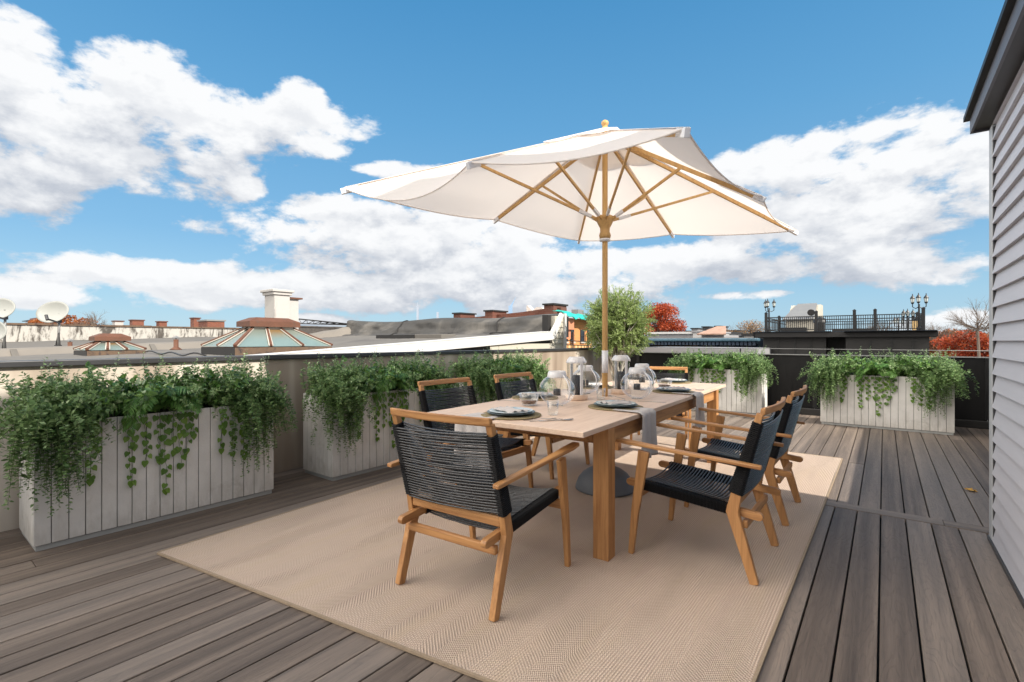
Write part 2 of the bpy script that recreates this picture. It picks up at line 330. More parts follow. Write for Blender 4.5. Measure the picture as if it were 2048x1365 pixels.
# ------------------------------------------------------------------ mesh builder
COL=scene.collection
class MB:
    def __init__(s): s.v=[];s.f=[];s.m=[];s.r=[];s.mi=0;s.rv=0.0
    def add(s,vs,fs):
        b=len(s.v); s.v+= [tuple(p) for p in vs]; s.r+=[s.rv]*len(vs)
        s.f+=[tuple(b+i for i in f) for f in fs]; s.m+=[s.mi]*len(fs)
    def box(s,x0,x1,y0,y1,z0,z1,taper=None):
        if x0>x1:x0,x1=x1,x0
        if y0>y1:y0,y1=y1,y0
        if z0>z1:z0,z1=z1,z0
        s.add([(x0,y0,z0),(x1,y0,z0),(x1,y1,z0),(x0,y1,z0),(x0,y0,z1),(x1,y0,z1),(x1,y1,z1),(x0,y1,z1)],
              [(0,3,2,1),(4,5,6,7),(0,1,5,4),(1,2,6,5),(2,3,7,6),(3,0,4,7)])
    def frustum(s,b,tp,z0,z1):
        (x0,x1,y0,y1)=b;(a0,a1,c0,c1)=tp
        s.add([(x0,y0,z0),(x1,y0,z0),(x1,y1,z0),(x0,y1,z0),(a0,c0,z1),(a1,c0,z1),(a1,c1,z1),(a0,c1,z1)],
              [(0,3,2,1),(4,5,6,7),(0,1,5,4),(1,2,6,5),(2,3,7,6),(3,0,4,7)])
    def tube(s,pts,r,n=6,caps=True):
        pts=[Vector(p) for p in pts]; k=len(pts)
        rs=r if hasattr(r,'__len__') else [r]*k
        t0=(pts[1]-pts[0]).normalized(); up=Vector((0,0,1)) if abs(t0.z)<.9 else Vector((1,0,0))
        u=t0.cross(up).normalized(); vs=[];fs=[]
        for i,p in enumerate(pts):
            t=(pts[min(i+1,k-1)]-pts[max(i-1,0)]).normalized()
            u=(u-t*u.dot(t)).normalized(); w=t.cross(u)
            for j in range(n):
                a=2*math.pi*j/n; vs.append(p+(u*math.cos(a)+w*math.sin(a))*rs[i])
        for i in range(k-1):
            for j in range(n):
                fs.append((i*n+j,i*n+(j+1)%n,(i+1)*n+(j+1)%n,(i+1)*n+j))
        if caps: fs.append(tuple(range(n-1,-1,-1))); fs.append(tuple((k-1)*n+j for j in range(n)))
        s.add(vs,fs)
    def bar(s,a,b,w,h):   # rectangular bar between two points, w horizontal, h other
        a=Vector(a);b=Vector(b); t=(b-a).normalized(); up=Vector((0,0,1)) if abs(t.z)<.95 else Vector((0,1,0))
        u=t.cross(up).normalized()*w/2; q=u.cross(t).normalized()*h/2
        s.add([a-u-q,a+u-q,a+u+q,a-u+q,b-u-q,b+u-q,b+u+q,b-u+q],[(0,1,2,3),(7,6,5,4),(4,5,1,0),(5,6,2,1),(6,7,3,2),(7,4,0,3)])
    def lathe(s,prof,n=32,c=(0,0,0)):
        vs=[];fs=[]; k=len(prof)
        for (r,z) in prof:
            for j in range(n):
                a=2*math.pi*j/n; vs.append((c[0]+r*math.cos(a),c[1]+r*math.sin(a),c[2]+z))
        for i in range(k-1):
            for j in range(n): fs.append((i*n+j,i*n+(j+1)%n,(i+1)*n+(j+1)%n,(i+1)*n+j))
        s.add(vs,fs)
    def prism(s,poly,ax,a0,a1):   # polygon in the plane perpendicular to axis ax, extruded a0..a1
        def P(p,a):
            return (a,p[0],p[1]) if ax=='x' else ((p[0],a,p[1]) if ax=='y' else (p[0],p[1],a))
        n=len(poly); vs=[P(p,a0) for p in poly]+[P(p,a1) for p in poly]
        fs=[tuple(range(n-1,-1,-1)),tuple(range(n,2*n))]+[(i,(i+1)%n,n+(i+1)%n,n+i) for i in range(n)]
        s.add(vs,fs)
    def build(s,name,mat,parent=None,smooth=False,bevel=0,solid=0,loc=None):
        me=bpy.data.meshes.new(name); me.from_pydata(s.v,[],s.f)
        mats=mat if isinstance(mat,(list,tuple)) else [mat]
        for mm in mats: me.materials.append(mm)
        if len(mats)>1: me.polygons.foreach_set('material_index',s.m)
        if any(s.r):
            at=me.attributes.new('rnd','FLOAT','POINT'); at.data.foreach_set('value',s.r)
        me.validate(); me.update()
        import bmesh
        bm=bmesh.new(); bm.from_mesh(me); bmesh.ops.recalc_face_normals(bm,faces=bm.faces[:]); bm.to_mesh(me); bm.free()
        if smooth: me.polygons.foreach_set('use_smooth',[True]*len(me.polygons))
        o=bpy.data.objects.new(name,me); COL.objects.link(o)
        if parent is not None: o.parent=parent
        if loc: o.location=loc
        if bevel:
            b=o.modifiers.new('bevel','BEVEL'); b.width=bevel; b.segments=2; b.limit_method='ANGLE'; b.angle_limit=R(35)
            b.harden_normals=False
        if solid:
            b=o.modifiers.new('solid','SOLIDIFY'); b.thickness=solid
        return o
def tag(o,label=None,cat=None,group=None,kind=None):
    if label: o['label']=label
    if cat: o['category']=cat
    if group: o['group']=group
    if kind: o['kind']=kind
    return o
def empty(name,loc=(0,0,0),rz=0,label=None,cat=None,group=None):
    o=bpy.data.objects.new(name,None); COL.objects.link(o); o.location=loc; o.rotation_euler=(0,0,rz); o.empty_display_size=.1
    return tag(o,label,cat,group)
def copy_tree(o,parent=None):
    c=o.copy(); COL.objects.link(c)
    if parent is not None: c.parent=parent
    for ch in list(o.children): copy_tree(ch,c)
    return c
def leafmesh(name,mat,P,D,N,L,Wd,rnd,kind='simple',parent=None):
    """P,D,N (n,3) base point, direction, normal; L,Wd lengths; one mesh of all the leaves."""
    P=np.asarray(P,float);D=np.asarray(D,float);N=np.asarray(N,float)
    D/= np.linalg.norm(D,axis=1,keepdims=True)+1e-9
    S=np.cross(D,N); S/=np.linalg.norm(S,axis=1,keepdims=True)+1e-9; N=np.cross(S,D)
    L=np.asarray(L)[:,None];Wd=np.asarray(Wd)[:,None]; n=len(P)
    if kind=='simple':
        vs=np.stack([P,P+D*L*.5+S*Wd*.5+N*Wd*.15,P+D*L,P+D*L*.5-S*Wd*.5+N*Wd*.15],1); F=[(0,1,2),(0,2,3)]
    elif kind=='oval':
        vs=np.stack([P,P+D*L*.3+S*Wd*.45+N*Wd*.14,P+D*L*.68+S*Wd*.38+N*Wd*.10-N*L*.04,P+D*L-N*L*.12,P+D*L*.68-S*Wd*.38+N*Wd*.10-N*L*.04,P+D*L*.3-S*Wd*.45+N*Wd*.14,P+D*L*.5],1)
        F=[(0,1,6),(1,2,6),(2,3,6),(3,4,6),(4,5,6),(5,0,6)]
    elif kind=='heart':
        pr=[(-.10,.22),(-.04,.42),(.18,.52),(.45,.46),(.75,.22)]
        pts=[P]+[P+D*L*a+S*Wd*b+N*Wd*b*.3-N*L*.10*a*a for a,b in pr]+[P+D*L-N*L*.12]+[P+D*L*a-S*Wd*b+N*Wd*b*.3-N*L*.10*a*a for a,b in pr[::-1]]+[P+D*L*.5-N*L*.03]
        vs=np.stack(pts,1); k=12; F=[(i,(i+1)%k,k) for i in range(k)]
    elif kind=='blade':
        vs=np.stack([P-S*Wd*.25,P+S*Wd*.25,P+D*L*.5+S*Wd*.5,P+D*L*.5-S*Wd*.5,P+D*L-N*L*.15],1); F=[(0,1,2,3),(3,2,4)]
    k=vs.shape[1]; V=vs.reshape(-1,3)
    me=bpy.data.meshes.new(name)
    fl=[];tot=[]
    base=(np.arange(n)*k)[:,None]
    lens=[len(f) for f in F]; flat=np.concatenate([np.array(f) for f in F])[None,:]+base
    loops=flat.reshape(-1); tot=np.tile(lens,n); start=np.concatenate([[0],np.cumsum(tot)[:-1]])
    me.vertices.add(len(V)); me.vertices.foreach_set('co',V.astype(np.float32).ravel())
    me.loops.add(len(loops)); me.loops.foreach_set('vertex_index',loops.astype(np.int32))
    me.polygons.add(len(tot)); me.polygons.foreach_set('loop_start',start.astype(np.int32)); me.polygons.foreach_set('loop_total',tot.astype(np.int32))
    me.materials.append(mat); me.update(calc_edges=True); me.validate()
    at=me.attributes.new('rnd','FLOAT','POINT'); at.data.foreach_set('value',np.repeat(np.asarray(rnd,np.float32),k))
    o=bpy.data.objects.new(name,me); COL.objects.link(o)
    if parent is not None: o.parent=parent
    return o

# ================================================================== SETTING
b=MB(); b.add([(-4000,-4000,-9),(4000,-4000,-9),(4000,4000,-9),(-4000,4000,-9)],[(0,1,2,3)])
tag(b.build('ground',M['ground']),kind='structure')
# deck
FENX=-4.66; BACKY=9.82; HX=.555; HY=4.32
b=MB()
gx0,_=G(1755.4,1364.7); pitch=.1395
k0=int((FENX-gx0)/pitch)-1
for k in range(k0,int((4-gx0)/pitch)+1):
    x0=gx0+k*pitch+.004; x1=gx0+(k+1)*pitch-.004
    if x1<FENX+.03: continue
    for (y0,y1) in ((-3.2,4.452),(4.592,BACKY)):
        # butt joints now and then
        js=[y0,y1]
        if random.random()<.35: js=[y0,y0+(y1-y0)*random.uniform(.3,.75),y1]
        for a_,c_ in zip(js[:-1],js[1:]):
            b.rv=random.uniform(.02,1); dz=random.uniform(-.0012,.0012)
            b.box(x0,x1,a_+.0012,c_-.0012,-.025,dz)
dk=b.build('deck',M['deck'],bevel=.003); tag(dk,kind='structure')
b=MB(); 
for (xa,xb) in ((FENX,-3.2),(-3.2,-1.5),(-1.5,.33),(.33,3)): 
    b.rv=random.uniform(.5,.9); b.box(-.068,.068,-xb+.001,-xa-.001,-.025,.003)
cr=b.build('deck_cross_board',M['deck'],bevel=.003); cr.rotation_euler=(0,0,R(90)); cr.location=(0,4.522,0); tag(cr,kind='structure')
b=MB(); b.box(FENX-.3,4,-3.2,BACKY+.3,-.5,-.055); tag(b.build('deck_frame',M['tar']),kind='structure')

# left privacy wall
t=empty('privacy_wall',(FENX,3.3,0),0,'long taupe sheet parapet wall with dark metal cap along the left deck edge','wall')
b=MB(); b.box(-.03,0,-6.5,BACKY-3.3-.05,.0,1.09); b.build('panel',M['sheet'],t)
b=MB(); b.box(-.13,.035,-6.5,BACKY-3.3-.05,1.092,1.135); b.build('cap',M['metal_dark'],t,bevel=.006)
for y in (-6,-4,-2,0,2,4,6):
    b=MB(); b.box(-.10,-.032,y-.03,y+.03,-.4,1.09); b.build('post',M['metal_dark'],t)
# rear black fence
t=empty('rear_fence',(0,BACKY,0),0,'glossy black panel fence with dark kerb board closing the far deck edge','fence')
xs=[FENX-.05,-4.15,-3.0,-1.85,-.95,.05,1.2,2.4,3.6]
for i in range(len(xs)-1):
    b=MB(); d=.01 if i%2 else 0; b.box(xs[i]+.004,xs[i+1]-.004,.0+d,.05+d,.0,1.02); b.build('panel',M['black_panel'],t)
for x in xs[1:-1]:
    b=MB(); b.box(x-.028,x+.028,-.022,-.002,.12,1.02); b.build('post',M['black_rail'],t)
b=MB(); b.box(FENX+.02,3.6,-.14,-.03,.004,.105); b.build('kerb_board',M['black_stucco'],t,bevel=.004)
b=MB(); b.box(FENX,3.6,-.012,.065,1.022,1.036); b.build('top_rail',M['steel_grey'],t)
b=MB(); b.tube([(FENX,.3,1.135),(3.6,.3,1.115)],.006,6); b.build('wire_rail',M['steel_grey'],t,smooth=True)
for x in (-4.5,-2.2,.1,2.4):
    b=MB(); b.box(x-.01,x+.01,.29,.31,-.3,1.13); b.build('wire_post',M['black_rail'],t)

# house with siding at the right
t=empty('siding_house',(HX,HY,0),0,'lavender grey clapboard house wall with dark eave at the right edge','house')
b=MB(); lap=.1035; n=int(2.63/lap)+1
for i in range(n):
    z0=.03+i*lap; z1=min(z0+lap,2.66)
    # lap profile: butt edge stands proud
    b.add([(-.002,-8,z1),(-.002,-.105,z1),(-.022,-.105,z0),(-.022,-8,z0),(0,-8,z0),(0,-.105,z0)],[(0,1,2,3),(3,2,5,4)])
b.build('siding',M['siding'],t)
b=MB(); b.box(.004,6,-8,-.01,-.5,2.60); b.build('wall_core',M['black_stucco'],t)
b=MB(); b.box(-.022,.08,-.10,.0,.02,2.62); b.build('corner_trim',simple('grey_corner_trim',(.42,.44,.46),.5,.06,3),t,bevel=.004)
b=MB(); b.box(-.0175,.0,-.118,-.101,.02,2.60); b.build('trim_channel',M['metal_dark'],t)
b=MB(); b.box(-.03,.0,-8,.0,-.02,.028); b.build('base_flashing',M['metal_dark'],t)
b=MB(); b.box(-.085,.3,-8,.095,2.662,2.68); b.build('soffit',M['metal_dark'],t)
b=MB(); b.box(-.10,-.086,-8,.11,2.65,2.745); b.box(-.086,.3,.096,.11,2.65,2.745); b.build('fascia',simple('slate_fascia',(.12,.125,.145),.5,.1,3),t)
b=MB(); b.box(-.13,.3,-8,.14,2.747,2.778); b.build('drip_edge',M['black_cornice'],t)
b=MB(); b.add([(-.12,-8,2.781),(-.12,.13,2.781),(1.06,.13,3.12),(1.06,-8,3.12)],[(0,1,2,3)]); b.build('roof',M['black_stucco'],t)
b=MB(); b.box(1.07,2.25,-8,-2.40,2.63,5.5); b.box(1.07,2.25,-2.398,-.5,2.63,4.45); b.build('upper_shade_block',M['siding'],t)  # unseen upper storey, added and stepped to cast shade over the deck
# low parapet beyond the house (throws the strip of shade on the far deck)
b=MB(); b.box(1.22,1.30,HY+.02,BACKY-.02,0,1.06); tag(b.build('side_parapet',M['black_panel']),'low black parapet running from the house corner to the rear fence','wall')

# ================================================================== RUG
b=MB()
q=[(-3.43,1.005),(-.385,1.50),(-.355,6.28),(-3.72,6.28)]
b.add([(x,y,.004) for x,y in q]+[(x,y,.013) for x,y in q],[(0,3,2,1),(4,5,6,7),(0,1,5,4),(1,2,6,5),(2,3,7,6),(3,0,4,7)])
rg=b.build('rug',M['rug']); tag(rg,'large tan woven outdoor rug under the dining set','rug')
b=MB()
for i in range(4):
    a=Vector((*q[i],.0)); c=Vector((*q[(i+1)%4],0)); d=(c-a).normalized()
    b.bar(a+d*.006+Vector((0,0,.0095)),c-d*.006+Vector((0,0,.0095)),.012,.011)
b.build('binding',M['rug_edge'],rg)

# ================================================================== CHAIR  (front = +Y, origin on floor between the feet)
def strip(path,ws):
    """path of (y,z) with widths -> polygon"""
    L=[];Rr=[]
    for i,(p,w) in enumerate(zip(path,ws)):
        a=Vector(path[max(i-1,0)]);c=Vector(path[min(i+1,len(path)-1)]); d=(c-a).normalized(); nrm=Vector((-d.y,d.x))
        L.append(tuple(Vector(p)+nrm*w/2)); Rr.append(tuple(Vector(p)-nrm*w/2))
    return L+Rr[::-1]
def rounded_rail(y0,z0,y1,z1,h,n=5):
    a=Vector((y0,z0));c=Vector((y1,z1)); d=(c-a).normalized(); nr=Vector((-d.y,d.x)); out=[]
    for ctr,s0 in ((c,1),(a,-1)):
        for i in range(n+1):
            th=math.pi/2-math.pi*i/n
            out.append(tuple(ctr+ (d*math.cos(th)*s0+nr*math.sin(th)*s0)*h/2))
    return out
def make_chair():
    root=empty('rope_armchair')
    bz=Vector((0,0,0))
    for s in (-1,1):
        b=MB(); b.prism(strip([(.325,0),(.30,.25),(.245,.615)],[.030,.044,.066]),'x',s*.307,s*.335); b.build('leg',M['oak_z'],root,bevel=.004)
        b=MB(); b.prism(strip([(-.335,0),(-.285,.17),(-.228,.355),(-.262,.52),(-.362,.885)],[.042,.052,.062,.046,.032]),'x',s*.270,s*.302); b.build('leg',M['oak_z'],root,bevel=.004)
        # armrest : tapered, wider at the front
        b=MB()
        vs=[]; 
        for (y,z,w,xo) in ((-.375,.605,.032,.322),(-.35,.607,.038,.322),(.1,.632,.040,.324),(.34,.646,.058,.322),(.425,.651,.050,.318),(.44,.652,.036,.318)):
            vs+=[(s*xo-w/2,y,z),(s*xo+w/2,y,z),(s*xo+w/2,y,z+.020),(s*xo-w/2,y,z+.020)]
        fs=[(0,1,2,3),(20,23,22,21)]
        for i in range(5):
            for j in range(4): fs.append((i*4+j,i*4+(j+1)%4,(i+1)*4+(j+1)%4,(i+1)*4+j))
        b.add(vs,fs); b.build('armrest',M['oak_y'],root,bevel=.005)
        b=MB(); b.prism(rounded_rail(-.350,.343,.362,.404,.042),'x',s*.238,s*.268); b.build('side_rail',M['oak_y'],root,bevel=.003)
        # rope wound round side rail
        b=MB(); N=66; ring=[]
        for i in range(N*2+1):
            f=i/(N*2); y=-.195+f*.50; zc=.338+(y+.405)/.78*.067; k=.0285 if i%2 else .0245
            hw=.0165+ (k-.0245)*.9+.004
            ring.append([(s*.253+sx*hw*cx_,y,zc+sz*k) for (sx,sz,cx_) in ((-1,-.7,1),(-.7,-1,1),(.7,-1,1),(1,-.7,1),(1,.7,1),(.7,1,1),(-.7,1,1),(-1,.7,1))])
        vs=[p for r_ in ring for p in r_]; fs=[]
        for i in range(len(ring)-1):
            for j in range(8): fs.append((i*8+j,i*8+(j+1)%8,(i+1)*8+(j+1)%8,(i+1)*8+j))
        b.add(vs,fs); b.build('rope_wrap',M['wrap'],root)
        # rope wound round back post
        b=MB(); N=40; ring=[]
        A=Vector((0,-.243,.455)); Bv=Vector((0,-.352,.838)); d=(Bv-A).normalized(); nn=Vector((0,d.z,-d.y))
        for i in range(N*2+1):
            f=i/(N*2); c=A+(Bv-A)*f; wd=.034-.010*f; k=.004 if i%2 else 0
            ring.append([Vector((s*.286+sx*(.020+k),0,0))+c+nn*sy*(wd+k) for sx,sy in ((-1,-.6),(-.6,-1),(.6,-1),(1,-.6),(1,.6),(.6,1),(-.6,1),(-1,.6))])
        vs=[p for r_ in ring for p in r_]; fs=[]
        for i in range(len(ring)-1):
            for j in range(8): fs.append((i*8+j,i*8+(j+1)%8,(i+1)*8+(j+1)%8,(i+1)*8+j))
        b.add(vs,fs); b.build('rope_wrap',M['wrap'],root)
    # top rail, gently bowed
    b=MB(); vs=[];n=10
    for i in range(n+1):
        f=i/n*2-1; x=f*.302; yb=-.385-.028*(1-f*f)+.0; 
        hh=.030; vs+=[(x,yb+.0,.880),(x,yb+.027,.873),(x,yb+.019,.915),(x,yb-.005,.918)]
    fs=[(0,1,2,3),(n*4+3,n*4+2,n*4+1,n*4)]
    for i in range(n):
        for j in range(4): fs.append((i*4+j,i*4+(j+1)%4,(i+1)*4+(j+1)%4,(i+1)*4+j))
    b.add(vs,fs); b.build('top_rail',M['oak_x'],root,bevel=.006)
    for (y,z,dy,dz) in ((-.250,.415,.026,.050),(-.285,.292,.026,.042),(.305,.345,.03,.05)):
        b=MB(); w=.269 if y<0 else .304
        b.box(-w,w,y-dy/2,y+dy/2,z-dz/2,z+dz/2); b.build('cross_rail',M['oak_x'],root,bevel=.006)
    # seat ropes: upper and lower runs, sagging
    b=MB(); N=25
    for i in range(N):
        f=(i+.5)/N; y=-.185+f*.48; zc=.338+(y+.405)/.78*.067
        for (dz,sg,j) in ((.030,.030,0),(-.020,.014,.002)):
            pts=[((k/8*2-1)*.245,y+j+random.uniform(-.0015,.0015),zc+dz-sg*(1-(k/8*2-1)**2)) for k in range(9)]
            b.tube(pts,.0052,6,False)
    b.build('seat',M['rope'],root,smooth=True)
    b=MB(); N=27
    for i in range(N):
        f=(i+.5)/N; c=A+(Bv-A)*f; wd=.034-.010*f
        for (sy,bow,tw) in ((1,.035,.0),(-1,.018,.012)):
            pts=[]
            t1=random.uniform(-.003,.003); t2=random.uniform(-.003,.003)
            for k in range(9):
                u=k/8*2-1; p=Vector((u*.28,0,0))+c+nn*(sy*wd*.9)-nn*bow*(1-u*u)*1.0
                p=p+d*(tw*u+t1*(1-u*u)); pts.append(p)
            b.tube(pts,.0048,6,False)
    b.build('backrest',M['rope'],root,smooth=True)
    return root
CH=[((-1.715,1.995),R(4),'rope armchair at the near head of the table with its woven back to the viewer'),
    ((-.865,3.05),R(90),'rope armchair on the right of the table, nearer the viewer than its twin'),
    ((-.865,4.06),R(90),'rope armchair on the right of the table, behind its twin toward the fence'),
    ((-2.72,3.06),R(-90),'rope armchair on the left of the table partly hidden behind the near head chair'),
    ((-2.72,4.06),R(-90),'rope armchair on the left of the table in front of the third left planter'),
    ((-2.22,5.97),R(198),'rope armchair at the far head of the table facing the viewer behind the glassware')]
c0=make_chair()
for i,(p,a,lb) in enumerate(CH):
    o=c0 if i==0 else copy_tree(c0)
    o.location=(p[0],p[1],.013); o.rotation_euler=(0,0,a); o['label']=lb; o['category']='armchair'; o['group']='rope armchairs around the dining table'; o.scale=(1.045,1,1)

# ================================================================== TABLE
TZ=.80; TR=R(2.4); TL=3.42; TW=1.17
tcx,tcy=-1.225,2.20   # near right corner
def TP(u,v): # u from right edge to left, v from near to far
    return (tcx-u*math.cos(TR)-v*math.sin(TR), tcy-u*math.sin(TR)+v*math.cos(TR))
cx,cy=TP(TW/2,TL/2)
t=empty('dining_table',(cx,cy,0),TR,'long pale wood rectangular dining table set for six on the rug','table')
a,c=TW/2,TL/2
b=MB(); b.box(-a,a,-c,c,TZ-.030,TZ); b.build('tabletop',M['top'],t,bevel=.004)
for sx in (-1,1):
    for sy in (-1,1):
        b=MB(); b.box(sx*(a-.053)-.048,sx*(a-.053)+.048,sy*(c-.37)-.048,sy*(c-.37)+.048,.013,TZ-.031); b.build('leg',M['oak_z'],t,bevel=.003)
b=MB()
for sx in (-1,1): b.box(sx*(a-.045)-.013,sx*(a-.045)+.013,-c+.422,c-.422,TZ-.13,TZ-.031)
for sy in (-1,1): b.box(-a+.12,a-.12,sy*(c-.37)-.013,sy*(c-.37)+.013,TZ-.13,TZ-.031)
b.build('apron',M['oak_y'],t,bevel=.002)

# ================================================================== UMBRELLA
UX,UY=-1.885,3.758; UA,UB=1.209,1.712; ZC,ZM,ZT=2.363,2.387,3.062; TX,TY=-.085,.056
t=empty('patio_umbrella',(UX,UY,0),.009,'open off white canvas parasol on a wooden pole through the table','parasol')
def UZ(x,y,z): return Vector((x,y,z+TX*x+TY*y))
tips=[UZ(-UA,-UB,ZC),UZ(0,-UB,ZM),UZ(UA,-UB,ZC),UZ(UA,0,ZM),UZ(UA,UB,ZC),UZ(0,UB,ZM),UZ(-UA,UB,ZC),UZ(-UA,0,ZM)]
apex=Vector((0,0,ZT))
b=MB(); 
b.lathe([(.0,.02),(.25,.02),(.25,.03),(.245,.05),(.225,.10),(.19,.145),(.14,.18),(.08,.205),(.034,.215),(.034,.27),(.0,.27)],40); b.build('base',M['grey_dome'],t,smooth=True)
b=MB(); b.tube([(0,0,.27),(0,0,1.6),(0,0,ZT+.03)],.0235,20); b.build('pole',M['umb_wood'],t,smooth=True)
b=MB(); b.tube([(0,0,1.0),(0,0,1.19)],.0262,20); b.build('pole_sleeve',M['white_sleeve'],t,smooth=True)
b=MB(); b.lathe([(0,.088),(.016,.085),(.029,.074),(.032,.06),(.027,.046),(.020,.04),(.022,.03),(.022,.0),(0,0)],20,(0,0,ZT+.0)); b.build('finial',M['umb_wood'],t,smooth=True)
HZ=2.27
b=MB(); b.lathe([(.0236,-.13),(.045,-.125),(.05,-.10),(.04,-.07),(.042,-.04),(.062,.0),(.074,.03),(.075,.055),(.055,.065),(.0236,.065)],24,(0,0,HZ)); b.build('hub',M['umb_wood'],t,smooth=True)
b=MB(); b.lathe([(.0236,-.155),(.046,-.15),(.046,-.131),(.0236,-.131)],24,(0,0,HZ)); b.build('hub_collar',M['white_sleeve'],t,smooth=True)
b=MB(); b.lathe([(.0236,-.10),(.05,-.09),(.06,-.05),(.05,-.02),(.0236,-.01)],24,(0,0,ZT-.02)); b.build('crown_hub',M['umb_wood'],t,smooth=True)
for i,tp in enumerate(tips):
    dv=tp-apex; st_=apex+dv*.03-Vector((0,0,.05)); en=apex+dv*.985-Vector((0,0,.022))
    b=MB(); b.bar(st_,en,.018,.030); rb=b.build('rib',M['umb_wood'],t,bevel=.002)
    b=MB(); b.bar(apex+dv*.955-Vector((0,0,.02)),apex+dv*1.012-Vector((0,0,.02)),.026,.040); b.build('rib_cap',M['white_sleeve'],rb,bevel=.003)
    at=apex+dv*.53-Vector((0,0,.042)); hd=Vector((dv.x,dv.y,0)).normalized(); h0=Vector((0,0,HZ+.03))+hd*.066
    b=MB(); b.bar(h0,at,.016,.022); stt=b.build('strut',M['umb_wood'],t,bevel=.002)
    b=MB(); b.bar(h0+(at-h0)*.06,h0+(at-h0)*.17,.022,.028); b.build('strut_bracket',M['white_sleeve'],stt,bevel=.002)
DR=[.125,.045,.035,.03,.03,.035,.03,.05]
# canopy
def panel(b,a,c,top0,sag,edge_in,droop,nu=14,nv=14,r0=.0):
    vs=[];
    for i in range(nv+1):
        r=r0+(1-r0)*i/nv
        for j in range(nu+1):
            s=j/nu; e=a*(1-s)+c*s
            mid=4*s*(1-s)
            ee=e+(top0-e)*edge_in*mid; 
            p=top0+(ee-top0)*r
            p=p-Vector((0,0,1))*(sag*mid*math.sin(math.pi*min(1,r*.75))+droop*mid*max(0,(r-.85))/.15)
            vs.append(p)
    fs=[]
    for i in range(nv):
        for j in range(nu):
            k=i*(nu+1)+j; fs.append((k,k+1,k+nu+2,k+nu+1))
    b.add(vs,fs)
b=MB()
for i in range(8):
    panel(b,tips[i],tips[(i+1)%8],apex,.05 if i==0 else .035,.035,DR[i],nu=20,r0=.12)
cano=b.build('canopy',M['canvas'],t,smooth=True)
b=MB()
for i in range(8):
    A_=apex+(tips[i]-apex)*.27+Vector((0,0,.022)); C_=apex+(tips[(i+1)%8]-apex)*.27+Vector((0,0,.022))
    panel(b,A_,C_,apex+Vector((0,0,.028)),.01,-.02,.010,8,6)
b.build('vent_cap',M['canvas'],t,smooth=True)

for i in range(8):
    a_=tips[i];c_=tips[(i+1)%8]; pts=[]
    for j in range(17):
        s_=j/16; mid=4*s_*(1-s_); e=a_*(1-s_)+c_*s_; pts.append(e+(apex-e)*.035*mid-Vector((0,0,((.05 if i==0 else .035)*math.sin(math.pi*.75)+DR[i])*mid+.003)))
    b=MB(); b.tube(pts,.0055,5); b.build('hem',M['canvas'],cano,smooth=True)
    b=MB(); b.bar(apex+(a_-apex)*.12+Vector((0,0,.003)),a_+Vector((0,0,.003)),.035,.002); b.build('rib_pocket',M['canvas'],cano)
# ================================================================== PLANTERS WITH PLANTS (front = -Y, local)
PL=1.44; PD=.50; PH=.765
def grow(base,d,n,step,g,jit=.12,curl=None):
    """march a stem; it bends down by g per step and slides over the planter box"""
    p=np.array(base,float); d=np.array(d,float); d/=np.linalg.norm(d); pts=[p.copy()]
    for i in range(n):
        d[2]-=g; d+=rng.normal(0,jit,3)*.35; d/=np.linalg.norm(d); p=p+d*step
        if abs(p[0])<PL/2+.012 and abs(p[1])<PD/2+.012 and p[2]<PH+.01:
            ox=PL/2+.014-abs(p[0]); oy=PD/2+.014-abs(p[1]); oz=PH+.012-p[2]
            m_=min(ox,oy,oz)
            if m_==oz: p[2]=PH+.012; d[2]=max(d[2],0)
            elif m_==oy: p[1]=math.copysign(PD/2+.014,p[1]); d[1]*=.1
            else: p[0]=math.copysign(PL/2+.014,p[0]); d[0]*=.1
        if p[2]<.03: break
        pts.append(p.copy())
    return np.array(pts)
class Leaves:
    def __init__(s): s.P=[];s.D=[];s.N=[];s.L=[];s.W=[];s.r=[]
    def along(s,pts,per,L,W,spread=.9,start=2,rb=.5,rs=.3,droop=.0,end_small=True,face=None):
        n=len(pts)
        for i in range(start,n):
            t=pts[i]-pts[i-1]; t/=np.linalg.norm(t)+1e-9
            for k in range(per):
                q=rng.normal(0,1,3); q-=t*q.dot(t); q/=np.linalg.norm(q)+1e-9
                dd=t*(1-spread)+q*spread+np.array([0,0,-droop])+rng.normal(0,.15,3)
                nn=np.array([0,0,1.0])+rng.normal(0,.45,3)+(q*.3)
                if face is not None: nn=np.array(face)+rng.normal(0,.3,3)
                sc=rng.uniform(.7,1.2)*(1-.45*(i/n)**3 if end_small else 1)
                s.P.append(pts[i]-t*rng.uniform(0,.01)); s.D.append(dd); s.N.append(nn); s.L.append(L*sc); s.W.append(W*sc*rng.uniform(.85,1.15))
                s.r.append(min(1,max(0,rb+rng.normal(0,rs))))
    def build(s,name,mat,kind,parent): return leafmesh(name,mat,s.P,s.D,s.N,s.L,s.W,s.r,kind,parent)
def stems(b,pts,r): 
    if len(pts)>3: b.tube([tuple(p) for p in pts[::2]],[r*(1-.6*i/len(pts[::2])) for i in range(len(pts[::2]))],3,False)
